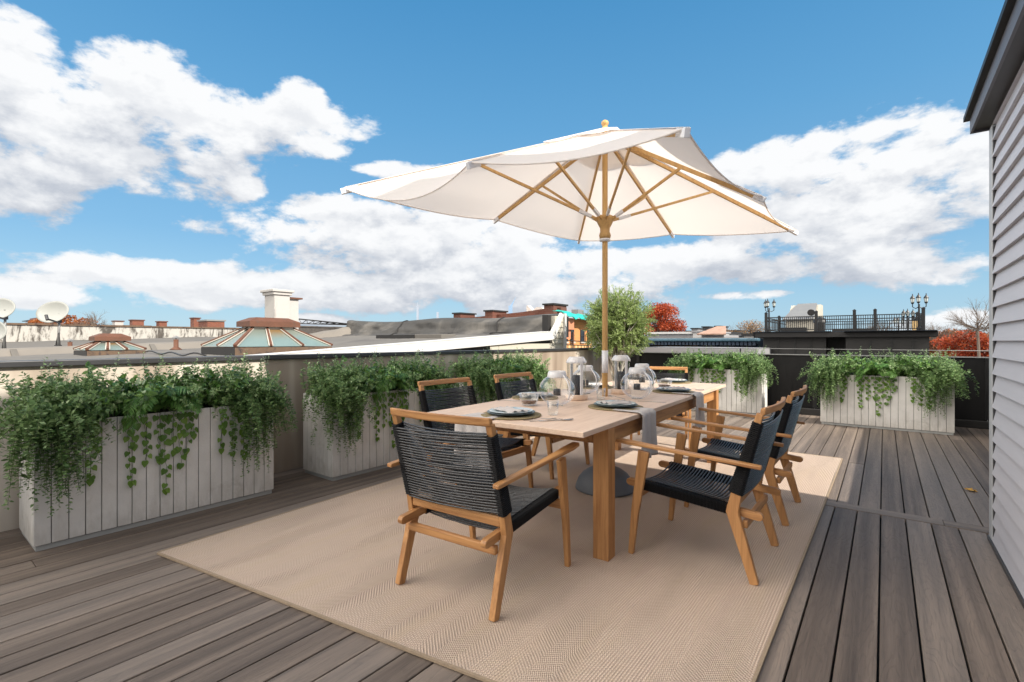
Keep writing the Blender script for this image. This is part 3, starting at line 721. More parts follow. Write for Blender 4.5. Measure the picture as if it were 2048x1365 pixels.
def make_planter():
    root=empty('planter_box')
    hx,hy=PL/2,PD/2
    b=MB(); b.box(-hx+.012,hx-.012,-hy+.012,hy-.012,.03,PH-.012); b.build('liner',M['planter_dark'],root)
    b=MB(); nb=18; w=PL/nb
    for i in range(nb):
        for s in (-1,1): b.box(-hx+i*w+.0022,-hx+(i+1)*w-.0022,s*(hy-.016),s*hy,.035,PH)
    nb2=7; w2=(PD-.034)/nb2
    for i in range(nb2):
        for s in (-1,1): b.box(s*(hx-.016),s*(hx),-hy+.017+i*w2+.0022,-hy+.017+(i+1)*w2-.0022,.035,PH)
    b.build('box',M['planter'],root,bevel=.0025)
    b=MB(); b.box(-hx+.012,hx-.012,-hy+.012,hy-.012,0,.034); b.build('plinth',M['plinth'],root)
    b=MB(); b.box(-hx+.017,hx-.017,-hy+.017,hy-.017,PH-.011,PH-.004); b.build('soil',M['soil'],root)
    # trailing shrubs at both ends
    for (xa,xb,n,longx,side) in ((-.70,-.44,105,-.63,-1),(.30,.70,85,.53,1)):
        S=MB(); Lv=Leaves()
        for i in range(n):
            x=rng.uniform(xa,xb); y=rng.uniform(-.24,.16); o=rng.uniform(-.6,.6)
            dx=(side*.12 if abs(x)>.58 else 0)+rng.normal(0,.3)
            ln=rng.uniform(.15,.30)+ (.46*math.exp(-((x-longx)/.085)**2)*rng.uniform(.4,1) )
            pts=grow((x,y,PH),(dx,-1.0+rng.normal(0,.3),rng.uniform(.6,1.6)),int(ln/.018),.018,rng.uniform(.09,.16))
            stems(S,pts,.002); Lv.along(pts,3,.039,.021,.8,2,.45,.25)
        for i in range(int(n*1.2)):   # upright bushy growth
            x=rng.uniform(xa-.03,xb+.06); y=rng.uniform(-.24,.22)
            pts=grow((x,y,PH),(rng.normal(-side*.1,.38),rng.normal(-.15,.5),1.0),int(rng.uniform(.18,.38)/.018),.018,rng.uniform(.02,.05))
            stems(S,pts,.002); Lv.along(pts,3,.041,.023,.75,3,.6,.25)
        # side drape past the end of the box
        for i in range(int(n*.26)):
            x=side*rng.uniform(.60,.70); y=rng.uniform(-.22,.1)
            pts=grow((x,y,PH),(side*.4,rng.normal(-.6,.4),rng.uniform(.5,1.0)),int(rng.uniform(.22,.58)/.018),.018,rng.uniform(.15,.24))
            stems(S,pts,.002); Lv.along(pts,3,.039,.021,.8,2,.45,.25)
        # two long tails down the front
        for k in range(26):
            x=longx+rng.normal(0,.045)+(.12*(k%3)-.1)*(-side)*.6; 
            pts=grow((x,-.2,PH+.03),(rng.normal(0,.15),-1,.5),int(rng.uniform(.38,.70)/.018),.018,.2,.07)
            stems(S,pts,.002); Lv.along(pts,3,.034,.017,.75,2,.42,.25)
        f=Lv.build('trailing_foliage',M['lf_small'],'simple',root); S.build('stems',M['stem'],f)
    # middle small-leaf filler (right of centre)
    S=MB(); Lv=Leaves()
    for i in range(90):
        x=rng.uniform(.02,.36); y=rng.uniform(-.24,.22)
        pts=grow((x,y,PH),(rng.normal(0,.5),rng.normal(-.3,.5),1.0),int(rng.uniform(.18,.38)/.018),.018,rng.uniform(.03,.09))
        stems(S,pts,.002); Lv.along(pts,3,.041,.023,.75,3,.58,.25)
    f=Lv.build('bushy_foliage',M['lf_small'],'simple',root); S.build('stems',M['stem'],f)
    # dark large-leaf shrub left of centre
    S=MB(); Lv=Leaves()
    for i in range(120):
        x=rng.uniform(-.52,.30) if i%5 else rng.uniform(.3,.5); y=rng.uniform(-.245,.2)
        pts=grow((x,y,PH),(rng.normal(0,.45),rng.normal(-.25,.45),1.0),int(rng.uniform(.14,.40)/.022),.022,rng.uniform(.03,.08))
        stems(S,pts,.0025); Lv.along(pts,2,.066,.036,.7,2,.45,.3,.1)
    f=Lv.build('broadleaf_foliage',M['lf_large'],'oval',root); S.build('stems',M['stem'],f)
    # arching fern fronds
    S=MB(); Lv=Leaves()
    for i in range(26):
        a=rng.uniform(-2.8,-.35); x0=-.06+rng.normal(0,.05)
        pts=grow((x0,-.10,PH+.02),(math.cos(a),math.sin(a),rng.uniform(.9,1.9)),int(rng.uniform(.30,.50)/.014),.014,.068,.02)
        stems(S,pts,.0025)
        for j in range(4,len(pts)):
            tt=pts[j]-pts[j-1]; tt/=np.linalg.norm(tt)+1e-9; sd=np.cross(tt,[0,0,1.0]); sd/=np.linalg.norm(sd)+1e-9
            fr=j/len(pts); ll=.105*math.sin(math.pi*min(1,.15+fr*.85))+.02
            for s in (-1,1):
                Lv.P.append(pts[j]);Lv.D.append(sd*s*.75+tt*.75+np.array([0,0,-.25])+rng.normal(0,.06,3));Lv.N.append(np.array([0,0,1.])+rng.normal(0,.2,3))
                Lv.L.append(ll*rng.uniform(.85,1.1));Lv.W.append(.0085);Lv.r.append(min(1,max(0,.5+rng.normal(0,.25))))
    f=Lv.build('fern_fronds',M['lf_fern'],'blade',root); S.build('stems',M['stem'],f)
    # heart-leaved vines, each strand its own part
    for (x,ln) in [(a_,b_*1.3) for a_,b_ in ((-.46,.30),(-.43,.14),(-.27,.34),(-.235,.16),(-.17,.25),(-.10,.26),(-.055,.42),(-.02,.22),(.05,.30),(.085,.22),(.12,.14),(.315,.26),(.345,.12),(.40,.29),(.445,.31),(.47,.18))]:
        S=MB(); Lv=Leaves()
        pts=[np.array((x,-.20,PH+.02)),np.array((x,-.245,PH+.035)),np.array((x,-hy-.018,PH+.015))]; xx=x
        for k in range(int(ln/.02)):
            xx+=rng.normal(0,.003); pts.append(np.array((xx,-hy-.012-.008*rng.random(),PH-.0-.02*(k+1)))) 
        S.tube([tuple(p) for p in pts],.0013,4,False)
        i=3; sd=1
        while i<len(pts):
            fr=i/len(pts); sz=rng.uniform(.036,.056)*(1-.25*fr); sd=-sd
            Lv.P.append(pts[i]+np.array((sd*.008,-.006,.0))); Lv.D.append((sd*rng.uniform(.1,.75),-.25,-1)); Lv.N.append((rng.normal(0,.35)+sd*.2,-1,rng.uniform(.0,.6)))
            Lv.L.append(sz);Lv.W.append(sz*.92);Lv.r.append(min(1,max(0,.5+rng.normal(0,.28)))); i+=int(rng.choice([1,2,2,3]))
        Lv.P.append(pts[-1]);Lv.D.append((rng.normal(0,.2),-.2,-1));Lv.N.append((0,-1,.2));Lv.L.append(.045);Lv.W.append(.040);Lv.r.append(.6)
        f=Lv.build('heart_leaf_vine',M['lf_vine'],'heart',root); S.build('stems',M['stem'],f)
    # pale thin sprigs over the top
    S=MB(); Lv=Leaves()
    for i in range(44):
        x=rng.uniform(-.70,.72); y=rng.uniform(-.2,.2)
        pts=grow((x,y,PH),(rng.normal(0,.22),rng.normal(0,.25),1.0),int(rng.uniform(.32,.47)/.018),.018,rng.uniform(.0,.02),.1)
        stems(S,pts,.0016); Lv.along(pts[6:],2,.032,.018,.75,1,.5,.3)
    f=Lv.build('pale_sprigs',M['lf_sprig'],'simple',root); S.build('stems',M['stem'],f)
    return root
pl0=make_planter()
PLS=[((FENX+.63-.25,1.278),R(90),'whitewashed plank planter overflowing with greenery, nearest on the left beside the bare deck'),
     ((-3.94-.25,3.20),R(90),'whitewashed plank planter overflowing with greenery, middle one along the taupe wall behind the left chairs'),
     ((-4.05-.25,5.30),R(90),'whitewashed plank planter overflowing with greenery, farthest along the taupe wall left of the lanterns'),
     ((-2.36,9.33),R(0),'whitewashed plank planter overflowing with greenery by the black fence behind the table end'),
     ((-.01,9.01),R(0),'whitewashed plank planter overflowing with greenery by the black fence, nearest to the siding house')]
for i,(p,a,lb) in enumerate(PLS):
    o=pl0 if i==0 else copy_tree(pl0)
    o.location=(p[0],p[1],.003); o.rotation_euler=(0,0,a); o['label']=lb; o['category']='planter'; o['group']='plank planters around the deck'
    if i==4: o.scale=(1.06,1,1)

# ================================================================== TREES
def tree(name,label,loc,h_trunk,r0,crown_c,crown_r,nleaf,L,Wd,leaf,bark,nb=9,clumps=26,kind='simple',cat='tree',group=None,bare=False,seed=1,flat=.55,hole=0.0):
    rg_=np.random.default_rng(seed); root=empty(name,loc,0,label,cat,group)
    S=MB(); cc_=np.array(crown_c,float); cr_=np.array(crown_r,float)
    C=[]
    for i in range(clumps):
        v=rg_.normal(0,1,3); v/=np.linalg.norm(v); v*=rg_.uniform(.35,.95)**.6; C.append(cc_+v*cr_)
    base=np.array((0,0,h_trunk)); 
    S.tube([(0,0,0),(.02*h_trunk,0,h_trunk*.5),tuple(base)],[r0,r0*.85,r0*.7],8)
    for i,c_ in enumerate(C):
        mid=base*.45+c_*.55+rg_.normal(0,.06,3)*cr_; 
        S.tube([tuple(base),tuple(base*.7+mid*.3+rg_.normal(0,.03,3)*cr_),tuple(mid),tuple(c_)],[r0*.45,r0*.33,r0*.2,r0*.06],5,False)
        for k in range(7 if bare else 3):
            e=c_+rg_.normal(0,.24,3)*cr_; mm=(mid+e)/2+rg_.normal(0,.05,3)*cr_
            S.tube([tuple(mid),tuple(mm),tuple(e)],[r0*.13,r0*.09,r0*.03],4,False)
            if bare:
                for q in range(4):
                    e2=e+rg_.normal(0,.14,3)*cr_; S.tube([tuple(mm if q%2 else e*.6+mm*.4),tuple(e2)],[r0*.06,r0*.02],3,False)
    S.build('trunk',bark,root)
    if nleaf:
        C=np.array(C); idx=rg_.integers(0,len(C),nleaf); 
        off=rg_.normal(0,1,(nleaf,3)); off/=np.linalg.norm(off,axis=1,keepdims=True); rad=rg_.uniform(.1,1,nleaf)**.5
        sz=rg_.uniform(.22,.36,len(C))
        P=C[idx]+off*rad[:,None]*sz[idx][:,None]*cr_*1.05
        D=off*.8+rg_.normal(0,.6,(nleaf,3))+np.array((0,0,-.1)); N=rg_.normal(0,.6,(nleaf,3))+np.array((0,0,.8))
        cb=rg_.normal(0,.14,len(C)); r=np.clip(.45+cb[idx]+rg_.normal(0,.2,nleaf),0,1)
        leafmesh('crown',leaf,P,D,N,rg_.uniform(.7,1.25,nleaf)*L,rg_.uniform(.8,1.2,nleaf)*Wd,r,kind,root)
    return root
# potted olive in the far left corner of the deck
ol=empty('potted_olive_tree',(-4.06,8.62,.003),0,'bushy potted olive tree with twisted pale trunks in the far deck corner','tree')
b=MB(); b.lathe([(0,0),(.17,0),(.2,.06),(.24,.36),(.25,.38),(.23,.385),(.215,.34),(0,.34)],28); b.build('pot',M['grey_dome'],ol,smooth=True)
b=MB(); b.lathe([(0,.345),(.214,.345)],20); b.build('soil',M['soil'],ol)
rg_=np.random.default_rng(5); S=MB(); LvP=[];LvD=[];LvN=[];LvR=[];
cen=np.array((0,0,1.60)); rad3=np.array((.64,.62,.70))
for k in range(7):
    a=k*.9; x0,y0=.04*math.cos(a),.04*math.sin(a)
    pts=[(x0,y0,.33)]
    for i in range(1,9):
        f=i/8; pts.append((x0*(1+f*2.5)+.035*math.sin(f*9+k*2)+math.cos(a)*.22*f*f, y0*(1+f*2.5)+.035*math.cos(f*8+k)+math.sin(a)*.22*f*f,.33+.95*f))
    S.tube(pts,[.022-.0012*i for i in range(9)],6)
    for j in range(40):
        v=rg_.normal(0,1,3); v/=np.linalg.norm(v); v*=rg_.uniform(.55,1.0)
        tip=cen+v*rad3*np.array((1,1,1)); tip[2]=max(tip[2],.98)
        st_=np.array(pts[rg_.integers(4,9)]); mid=(st_+tip)/2+rg_.normal(0,.06,3)+np.array((0,0,.06))
        S.tube([tuple(st_),tuple(mid),tuple(tip)],[.008,.005,.002],4,False)
        for q in range(8):   # leafy twigs
            b0=mid+(tip-mid)*rg_.uniform(.2,1); d=(tip-st_)/np.linalg.norm(tip-st_)*.7+rg_.normal(0,.5,3); d/=np.linalg.norm(d); p=b0.copy()
            for s in range(15):
                d[2]-=.02; d+=rg_.normal(0,.12,3); d/=np.linalg.norm(d); p=p+d*.0125
                for w_ in range(2):
                    qd=rg_.normal(0,1,3); qd-=d*qd.dot(d); qd/=np.linalg.norm(qd)
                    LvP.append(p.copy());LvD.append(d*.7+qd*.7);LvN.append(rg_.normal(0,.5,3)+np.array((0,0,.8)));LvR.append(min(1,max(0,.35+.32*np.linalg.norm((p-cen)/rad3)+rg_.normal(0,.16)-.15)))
n_=len(LvP)
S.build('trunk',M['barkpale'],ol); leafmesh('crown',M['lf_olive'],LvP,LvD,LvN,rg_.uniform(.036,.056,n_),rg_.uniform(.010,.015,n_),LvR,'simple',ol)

# ================================================================== TABLEWARE
def onT(px,py): return G(px,py,TZ)
Z0=TZ+.0012
def arc(n,r,z0=0): return [(r*math.cos(2*math.pi*i/n),r*math.sin(2*math.pi*i/n)) for i in range(n)]
def make_placemat():
    b=MB(); b.lathe([(0,.001),(.19,.001),(.193,.004),(.19,.008),(.10,.0075),(0,.007)],48); return b.build('woven_placemat',M['mat'],smooth=True)
def make_plates():
    root=empty('plate_stack')
    b=MB(); b.lathe([(0,.0),(.085,.0),(.10,.003),(.150,.014),(.153,.017),(.149,.018),(.10,.008),(0,.006)],48); b.build('dinner_plate',M['ceramic_dark'],root,smooth=True)
    b=MB(); b.lathe([(0,.009),(.07,.009),(.085,.011),(.136,.022),(.139,.026),(.135,.0265),(.085,.016),(0,.013)],48); b.build('side_plate',M['ceramic'],root,smooth=True)
    return root
def make_cutlery(kind):
    b=MB()
    if kind=='knife':
        b.add([(-.004,-.10,0),(.004,-.10,0),(.005,.0,0),(.008,.03,0),(.009,.09,0),(.0,.115,0),(-.004,.10,0),(-.005,.0,0)]+[(-.004,-.10,.003),(.004,-.10,.003),(.005,.0,.0035),(.008,.03,.002),(.009,.09,.002),(.0,.115,.002),(-.004,.10,.002),(-.005,.0,.0035)],
              [tuple(range(7,-1,-1)),tuple(range(8,16))]+[(i,(i+1)%8,8+(i+1)%8,8+i) for i in range(8)])
        return b.build('table_knife',M['cutlery'],smooth=False)
    if kind=='spoon':
        vs=[];fs=[]; rows=[(-.10,.005,0),(-.02,.003,.003),(.03,.003,.007),(.045,.010,.004),(.065,.019,.0),(.085,.021,-.001),(.105,.015,.001),(.118,.004,.004)]
        for (y,w,z) in rows: vs+=[(-w,y,z+.003),(0,y,z+.001 if y<.04 else z-.001),(w,y,z+.003)]
        for i in range(len(rows)-1):
            for j in range(2): fs.append((i*3+j,i*3+j+1,(i+1)*3+j+1,(i+1)*3+j))
        b.add(vs,fs); return b.build('table_spoon',M['cutlery'],smooth=True,solid=.0016)
    vs=[];fs=[]; rows=[(-.10,.005,0),(-.02,.003,.003),(.03,.003,.006),(.045,.009,.004),(.062,.010,.003)]
    for (y,w,z) in rows: vs+=[(-w,y,z),(w,y,z),(w,y,z+.0018),(-w,y,z+.0018)]
    for i in range(len(rows)-1):
        for j in range(4): fs.append((i*4+j,i*4+(j+1)%4,(i+1)*4+(j+1)%4,(i+1)*4+j))
    fs.append((0,1,2,3)); b.add(vs,fs)
    for k in range(4):
        x=-.009+k*.006; b.bar((x,.060,.0035),(x,.105,.006),.0022,.0018)
    return b.build('table_fork',M['cutlery'])
def make_folded_napkin():
    b=MB(); vs=[];fs=[]
    n=12
    for i in range(n+1):
        for j in range(7):
            u=i/n*2-1; v=j/6*2-1; w=.030+.030*abs(v)**.7*(1 if True else 0)
            vs.append((u*(.045+.035*abs(v)), v*.10, .004+.006*math.cos(u*9+v*2)*(.3+abs(v))+.006*(1-u*u)))
    for i in range(n):
        for j in range(6): k=i*7+j; fs.append((k,k+7,k+8,k+1))
    b.add(vs,fs); return b.build('folded_napkin',M['napkin'],smooth=True,solid=.003)
def make_drape_napkin(drop=.33):
    """runs over the table edge: local +x points outwards, edge at x=0"""
    b=MB(); vs=[];fs=[]; n=30; k=20
    path=[]
    for i in range(n+1):
        s=i/n*(.22+drop)
        if s<.20: path.append((-.20+s,.004))
        else:
            q=s-.20; a=min(q/.02,math.pi/2/1.0) if q<.0314 else math.pi/2
            if q<.0314: path.append((.02*math.sin(q/.02),.004-.02*(1-math.cos(q/.02))))
            else: path.append((.02,.004-.02-(q-.0314)))
    for i,(x,z) in enumerate(path):
        f=i/n
        for j in range(k+1):
            v=j/k*2-1; w=.105+.045*f
            fold=math.cos(v*8.5)*.012*max(0,f-.3)*1.6+(.006 if abs(v)>.4 else 0)*(f>.0)
            if x>=.019: vs.append((x+.006+fold,v*w+.015*f,z))
            else: vs.append((x,v*w,z+.002+abs(fold)*.5))
    for i in range(n):
        for j in range(k): q=i*(k+1)+j; fs.append((q,q+1,q+k+2,q+k+1))
    b.add(vs,fs); return b.build('linen_napkin',M['napkin'],smooth=True,solid=.0025)
def make_tumbler():
    root=empty('drinking_glass')
    b=MB(); b.lathe([(0,.0),(.030,.0),(.034,.004),(.037,.09),(.0355,.09),(.032,.012),(0,.010)],32); b.build('glass_body',M['glass'],root,smooth=True); return root
def make_bowlglass():
    root=empty('glass_bowl')
    b=MB(); b.lathe([(0,0),(.034,0),(.044,.008),(.058,.045),(.060,.075),(.0585,.075),(.056,.045),(.042,.012),(0,.008)],36); b.build('glass_body',M['glass'],root,smooth=True)
    b=MB(); b.lathe([(0,.010),(.040,.013),(.050,.032),(0,.032)],28); b.build('candle',simple('amber_wax',(.14,.06,.03),.3,.1,9),root,smooth=True)
    for ch in root.children: ch.scale=(1.2,1.2,1.1)
    return root
def make_globe(r=.133):
    root=empty('globe_lantern')
    prof=[(0,.002)]; inner=[]
    for i in range(3,25):
        a=-math.pi/2+math.pi*i/28; prof.append((r*math.cos(a),.112+r*math.sin(a)*.86))
    prof[1]=(prof[1][0],.003); zt=prof[-1][1]; rt=prof[-1][0]
    b=MB(); b.lathe(prof,44); b.build('glass_globe',M['glass'],root,smooth=True)
    b=MB(); b.lathe([(rt+.010,zt-.012),(rt+.014,zt-.004),(rt+.006,zt+.030),(rt-.001,zt+.036),(rt-.004,zt+.030),(rt+.004,zt-.010),(rt+.010,zt-.012)],36); b.build('collar',M['white_metal'],root,smooth=True)
    b=MB(); pts=[((rt+.012+.042*math.sin(math.pi*i/16)),.0,zt+.01-(.14*i/16)) for i in range(17)]
    pts=[(rt+.012,(0),zt+.012)]+[((r+.010)*math.cos(.85-1.35*i/12),0,.112+(r+.010)*.86*math.sin(.85-1.35*i/12)) for i in range(13)]
    b.tube(pts,.0045,8); b.build('handle',M['white_metal'],root,smooth=True)
    b=MB(); b.lathe([(0,.045),(.026,.045),(.027,.05),(.027,.085),(.024,.09),(0,.088)],24,(0,0,.03)); cdl=b.build('candle',M['candle'],root,smooth=True)
    b=MB(); b.tube([(0,0,.118),(0,0,.128)],.0014,5); b.build('wick',M['soil'],cdl)
    b=MB()
    for s in (-1,1): b.tube([(s*rt,0,zt),(s*.03,0,.10),(s*.024,0,.075)],.0012,5)
    b.lathe([(.0,.072),(.03,.072),(.031,.074),(0,.075)],24); b.build('candle_holder',M['steel_grey'],root,smooth=True)
    b=MB(); b.lathe([(0,.0),(.045,.0),(.046,.003),(0,.004)],24); b.build('foot',M['glass'],root,smooth=True)
    return root
def make_lantern():
    root=empty('cylinder_lantern')
    b=MB(); b.lathe([(0,0),(.068,0),(.072,.003),(.072,.028),(.068,.032),(.060,.032),(.058,.024),(0,.022)],36); b.build('wooden_base',M['top'],root,smooth=True)
    b=MB(); b.lathe([(.0605,.024),(.0605,.222)],36); b.build('glass_cylinder',M['glass'],root,smooth=True)
    b=MB(); b.lathe([(.064,.218),(.067,.221),(.067,.229),(.050,.252),(.046,.255),(.040,.252),(.058,.228),(.058,.221),(.064,.218)],36); b.build('cap',M['white_metal'],root,smooth=True)
    for s in (-1,1):
        b=MB(); b.box(s*.0645-.0035,s*.0645+.0035,-.009,.009,.028,.222); b.build('upright',M['white_metal'],root)
    b=MB(); pts=[(.066+.030*math.sin(math.pi*i/12),.01,.25-.05*i/12) for i in range(9)]; b.tube(pts,.003,6); b.build('handle',M['white_metal'],root,smooth=True)
    b=MB(); b.lathe([(0,.023),(.026,.023),(.027,.026),(.027,.142),(.024,.146),(0,.144)],28); cdl=b.build('candle',M['candle'],root,smooth=True)
    b=MB(); b.tube([(0,0,.144),(0,0,.154)],.0014,5); b.build('wick',M['soil'],cdl)
    for ch in root.children: ch.scale=(1.22,1.22,1.34)
    return root
def put(make,spots,cat,group,zoff=0):
    o0=make()
    for i,(xy,rz,lb) in enumerate(spots):
        o=o0 if i==0 else copy_tree(o0)
        o.location=(xy[0],xy[1],Z0+zoff); o.rotation_euler=(0,0,rz); o['label']=lb; o['category']=cat
        if group: o['group']=group
SEATS=[(TP(.60,.33),0,'at the near head of the table'),(TP(.30,1.05),R(90),'beside the nearer napkin hanging over the right edge'),
       (TP(.30,2.25),R(90),'on the right side by the farther hanging napkin'),(TP(.88,1.02),R(-90),'on the left side behind the nearest globe lantern'),
       (TP(.88,2.2),R(-90),'on the left side behind the umbrella pole'),(TP(.58,3.14),R(180),'at the far head of the table')]
SEATS[0]=(onT(1022,832),R(2),SEATS[0][2]); SEATS[1]=(onT(1231,816),R(90),SEATS[1][2]); SEATS[2]=(onT(1347,785),R(90),SEATS[2][2])
SEATS[3]=(onT(1070,797),R(-90),SEATS[3][2]); SEATS[4]=(onT(1188,776),R(-90),SEATS[4][2]); SEATS[5]=(onT(1347,766),R(180),SEATS[5][2])
put(make_placemat,[(p,0,'round woven seagrass placemat '+l) for p,a,l in SEATS],'placemat','seagrass placemats')
put(make_plates,[(p,a,'stack of two slate blue stoneware plates '+l) for p,a,l in SEATS],'plates','plate stacks',.0088)
put(make_folded_napkin,[((p[0]+.0,p[1]),a+R(70),'crumpled pale grey napkin on the plates '+l) for p,a,l in SEATS],'napkin','napkins laid on the plates',.030)
e1=onT(1290,818); 
def edge_x(v): return TP(0,v)
put(lambda:make_drape_napkin(.30),[((*TP(0,.90),),TR,'grey linen napkin hanging over the right table edge nearer the viewer'),((*TP(0,2.20),),TR,'grey linen napkin hanging over the right table edge toward the far end'),((*TP(.735,0),),R(-90)+TR,'grey linen napkin hanging over the near end of the table behind the head chair')],'napkin','hanging linen napkins')
put(lambda:make_cutlery('knife'),[(onT(1092,843),R(-38),'table knife lying second from the plate at the near head of the table'),(onT(1302,805),R(-75),'table knife above the first hanging napkin'),(onT(1016,803),R(-60),'table knife by the left rear place setting')],'knife','table knives')
put(lambda:make_cutlery('fork'),[(onT(1079,841),R(-38),'table fork lying closest to the plate at the near head of the table'),(onT(1234,808),R(60),'dark fork resting across the plates on the right side')],'fork','table forks')
o=[x for x in COL.objects if x.name.startswith('table_fork')][-1]; o.location.z+=.042
put(lambda:make_cutlery('spoon'),[(onT(1110,843),R(-34),'steel spoon lying outermost of the near head cutlery'),(onT(1382,781),R(-70),'steel spoon beside the farther hanging napkin')],'spoon','table spoons')
put(make_tumbler,[(onT(1106,831),0,'clear straight tumbler beside the near place setting'),(onT(1202,800),0,'clear straight tumbler at the foot of the umbrella pole'),(onT(1286,765),0,'clear straight tumbler behind the globe lantern on the right')],'glass','clear tumblers')
put(make_bowlglass,[(onT(1058,812),0,'low flared glass with dark amber content left of the nearest globe lantern'),(onT(1329,778),0,'low flared glass with dark amber content in front of the far plates')],'glass','low flared glasses')
put(make_globe,[(onT(1114,812),R(-20),'round glass globe lantern with white collar, nearest the viewer on the left'),(onT(1171,788),R(-20),'round glass globe lantern with white collar behind the left cylinder lantern'),
     (onT(1274,798),R(-20),'round glass globe lantern with white collar right of the umbrella pole'),(onT(1284,781),R(-20),'round glass globe lantern with white collar half hidden behind another globe')],'lantern','globe lanterns')
put(make_lantern,[(onT(1153,800),R(-30),'tall white framed cylinder lantern with dark candle left of the umbrella pole'),(onT(1242,788),R(-30),'tall white framed cylinder lantern with dark candle right of the umbrella pole')],'lantern','cylinder lanterns')
# fallen leaf
b=MB(); pts=[]; 
for i in range(14):
    a=2*math.pi*i/14; r_=.045*(1 if i%2 else .55)*(1.2 if i in(3,4,5) else 1); pts.append((r_*math.cos(a),r_*math.sin(a),.004+.018*abs(math.sin(a*2.5+1))))
b.add(pts+[(0,0,.008)],[(i,(i+1)%14,14) for i in range(14)])
lf=b.build('fallen_leaf',M['leaf_yellow'],solid=.001); lf.location=(*G(1942,984),.002); tag(lf,'curled yellow fallen leaf on the deck boards near the house corner','leaf')

# ================================================================== NEIGHBOURING ROOFS (left)
def sheet(name,pts,mat,kind='structure',thick=.12,sub=None):
    b=MB(); n=len(pts); lo=[(p[0],p[1],p[2]-thick) for p in pts]
    b.add(list(pts)+lo,[tuple(range(n)),tuple(range(2*n-1,n-1,-1))]+[(i,(i+1)%n,n+(i+1)%n,n+i) for i in range(n)])
    o=b.build(name,mat); tag(o,kind=kind); return o
zr=lambda y:.95+.035*y
def grid(name,fx,nu,nv,mat,parent=None,solid=0,smooth=True):
    b=MB(); b.add([fx(i/nu,j/nv) for i in range(nu+1) for j in range(nv+1)],[(i*(nv+1)+j,i*(nv+1)+j+1,(i+1)*(nv+1)+j+1,(i+1)*(nv+1)+j) for i in range(nu) for j in range(nv)])
    return b.build(name,mat,parent,smooth=smooth,solid=solid)
from mathutils import noise as mnoise
def wob(x,y,z,a,s): return mnoise.noise(Vector((x*s,y*s,z*s)))*a
def roofA(u,v):
    x=-4.95-u*7.7; y=-9+v*13.9; return (x,y,zr(y)+wob(x,y,0,.018,1.3))
tag(grid('neighbour_roof',roofA,30,40,M['roof_light']),kind='structure')
def roofB(u,v):
    x=-12.75-u*11.2; y=-10+v*26; z0=zr(y)-.02; z1=1.16+.033*y; return (x,y,z0+(z1-z0)*u+wob(x,y,0,.05,.7))
tag(grid('far_neighbour_roof',roofB,34,50,M['roof']),kind='structure')
def roofC(u,v):
    x=-5.42-u*7.1; y=4.9+v*3.4; return (x,y,1.125+v*.30+wob(x,y,5,.012,1.4)+ (.012 if int(v*34)%9==0 else 0))
tag(grid('sloped_roof',roofC,24,34,M['roof_light']),kind='structure')
# felt covered kerb between the roofs
t=empty('felt_kerb',(-12.7,3,1.0),0,'tan felt covered roof kerb rising to the right behind the two skylights','wall')
ys=[-10,-2,1.3,3.5,6.0,7.4,8.2,8.9]; zt_=[1.03,1.08,1.13,1.22,1.33,1.47,1.62,1.78]
b=MB(); vs=[];fs=[]
yy=[-10+i*.35 for i in range(55)]
for y in yy:
    zt=np.interp(y,ys,zt_); zb=zr(min(y,5))-.1+max(0,y-5)*.08; w=wob(0,y,0,.03,2)
    vs+=[(.35,y-3,zb-1.0),(.12+w,y-3,zt-1.03+w*.4),(.02,y-3,zt-1.0),(-.22,y-3,zt-1.0+w),(-.3,y-3,zb-1.0)]
for i in range(len(yy)-1):
    for j in range(4): fs.append((i*5+j,i*5+j+1,(i+1)*5+j+1,(i+1)*5+j))
b.add(vs,fs); b.build('felt_cover',M['felt'],t,smooth=False)
for y in (1.45,3.55,4.95,6.9):
    zt=np.interp(y,ys,zt_); b=MB(); b.add([(.375,y-3,zr(min(y,5))-1.08),(.375,y-2.9,zr(min(y,5))-1.08),(.15,y-2.93,zt-1.02),(.15,y-3.02,zt-1.02)],[(0,1,2,3)]); b.build('felt_flap',M['roof_light'],t,solid=.01)
# long weathered parapet
def parapet(name,label,X,y0,y1,z0,z1,mat,th=.35,capm=None):
    t=empty(name,(X,(y0+y1)/2,z0),0,label,'wall'); L=(y1-y0)/2
    b=MB(); b.box(-th,0,-L,L,-.6,z1-z0-.07); b.build('wall',mat,t)
    b=MB(); n=int(2*L/.9); 
    for i in range(n):
        ya=-L+i*2*L/n; b.box(-th-.05,.05,ya+.006,ya+2*L/n-.006,z1-z0-.068,z1-z0+random.uniform(-.012,.012))
    b.build('coping',capm or mat,t); return t
parapet('roof_parapet','long weathered white stucco parapet with black stains behind the satellite dishes',-24,-7,Yat(566,-24),1.2,1.90,M['parapet_white'],capm=M['curbwood'])
parapet('roof_parapet','tar black roof parapet with pale drips right of the white chimney',-24,Yat(566,-24)+.05,Yat(775,-24),1.2,2.06,M['parapet_black'])
t=parapet('roof_kerb_box','low white kerb box with black end on the roof under the satellite dish',-15.5,Yat(40,-15.5),Yat(126,-15.5),.85,1.03,M['chimney_white'],1.1)
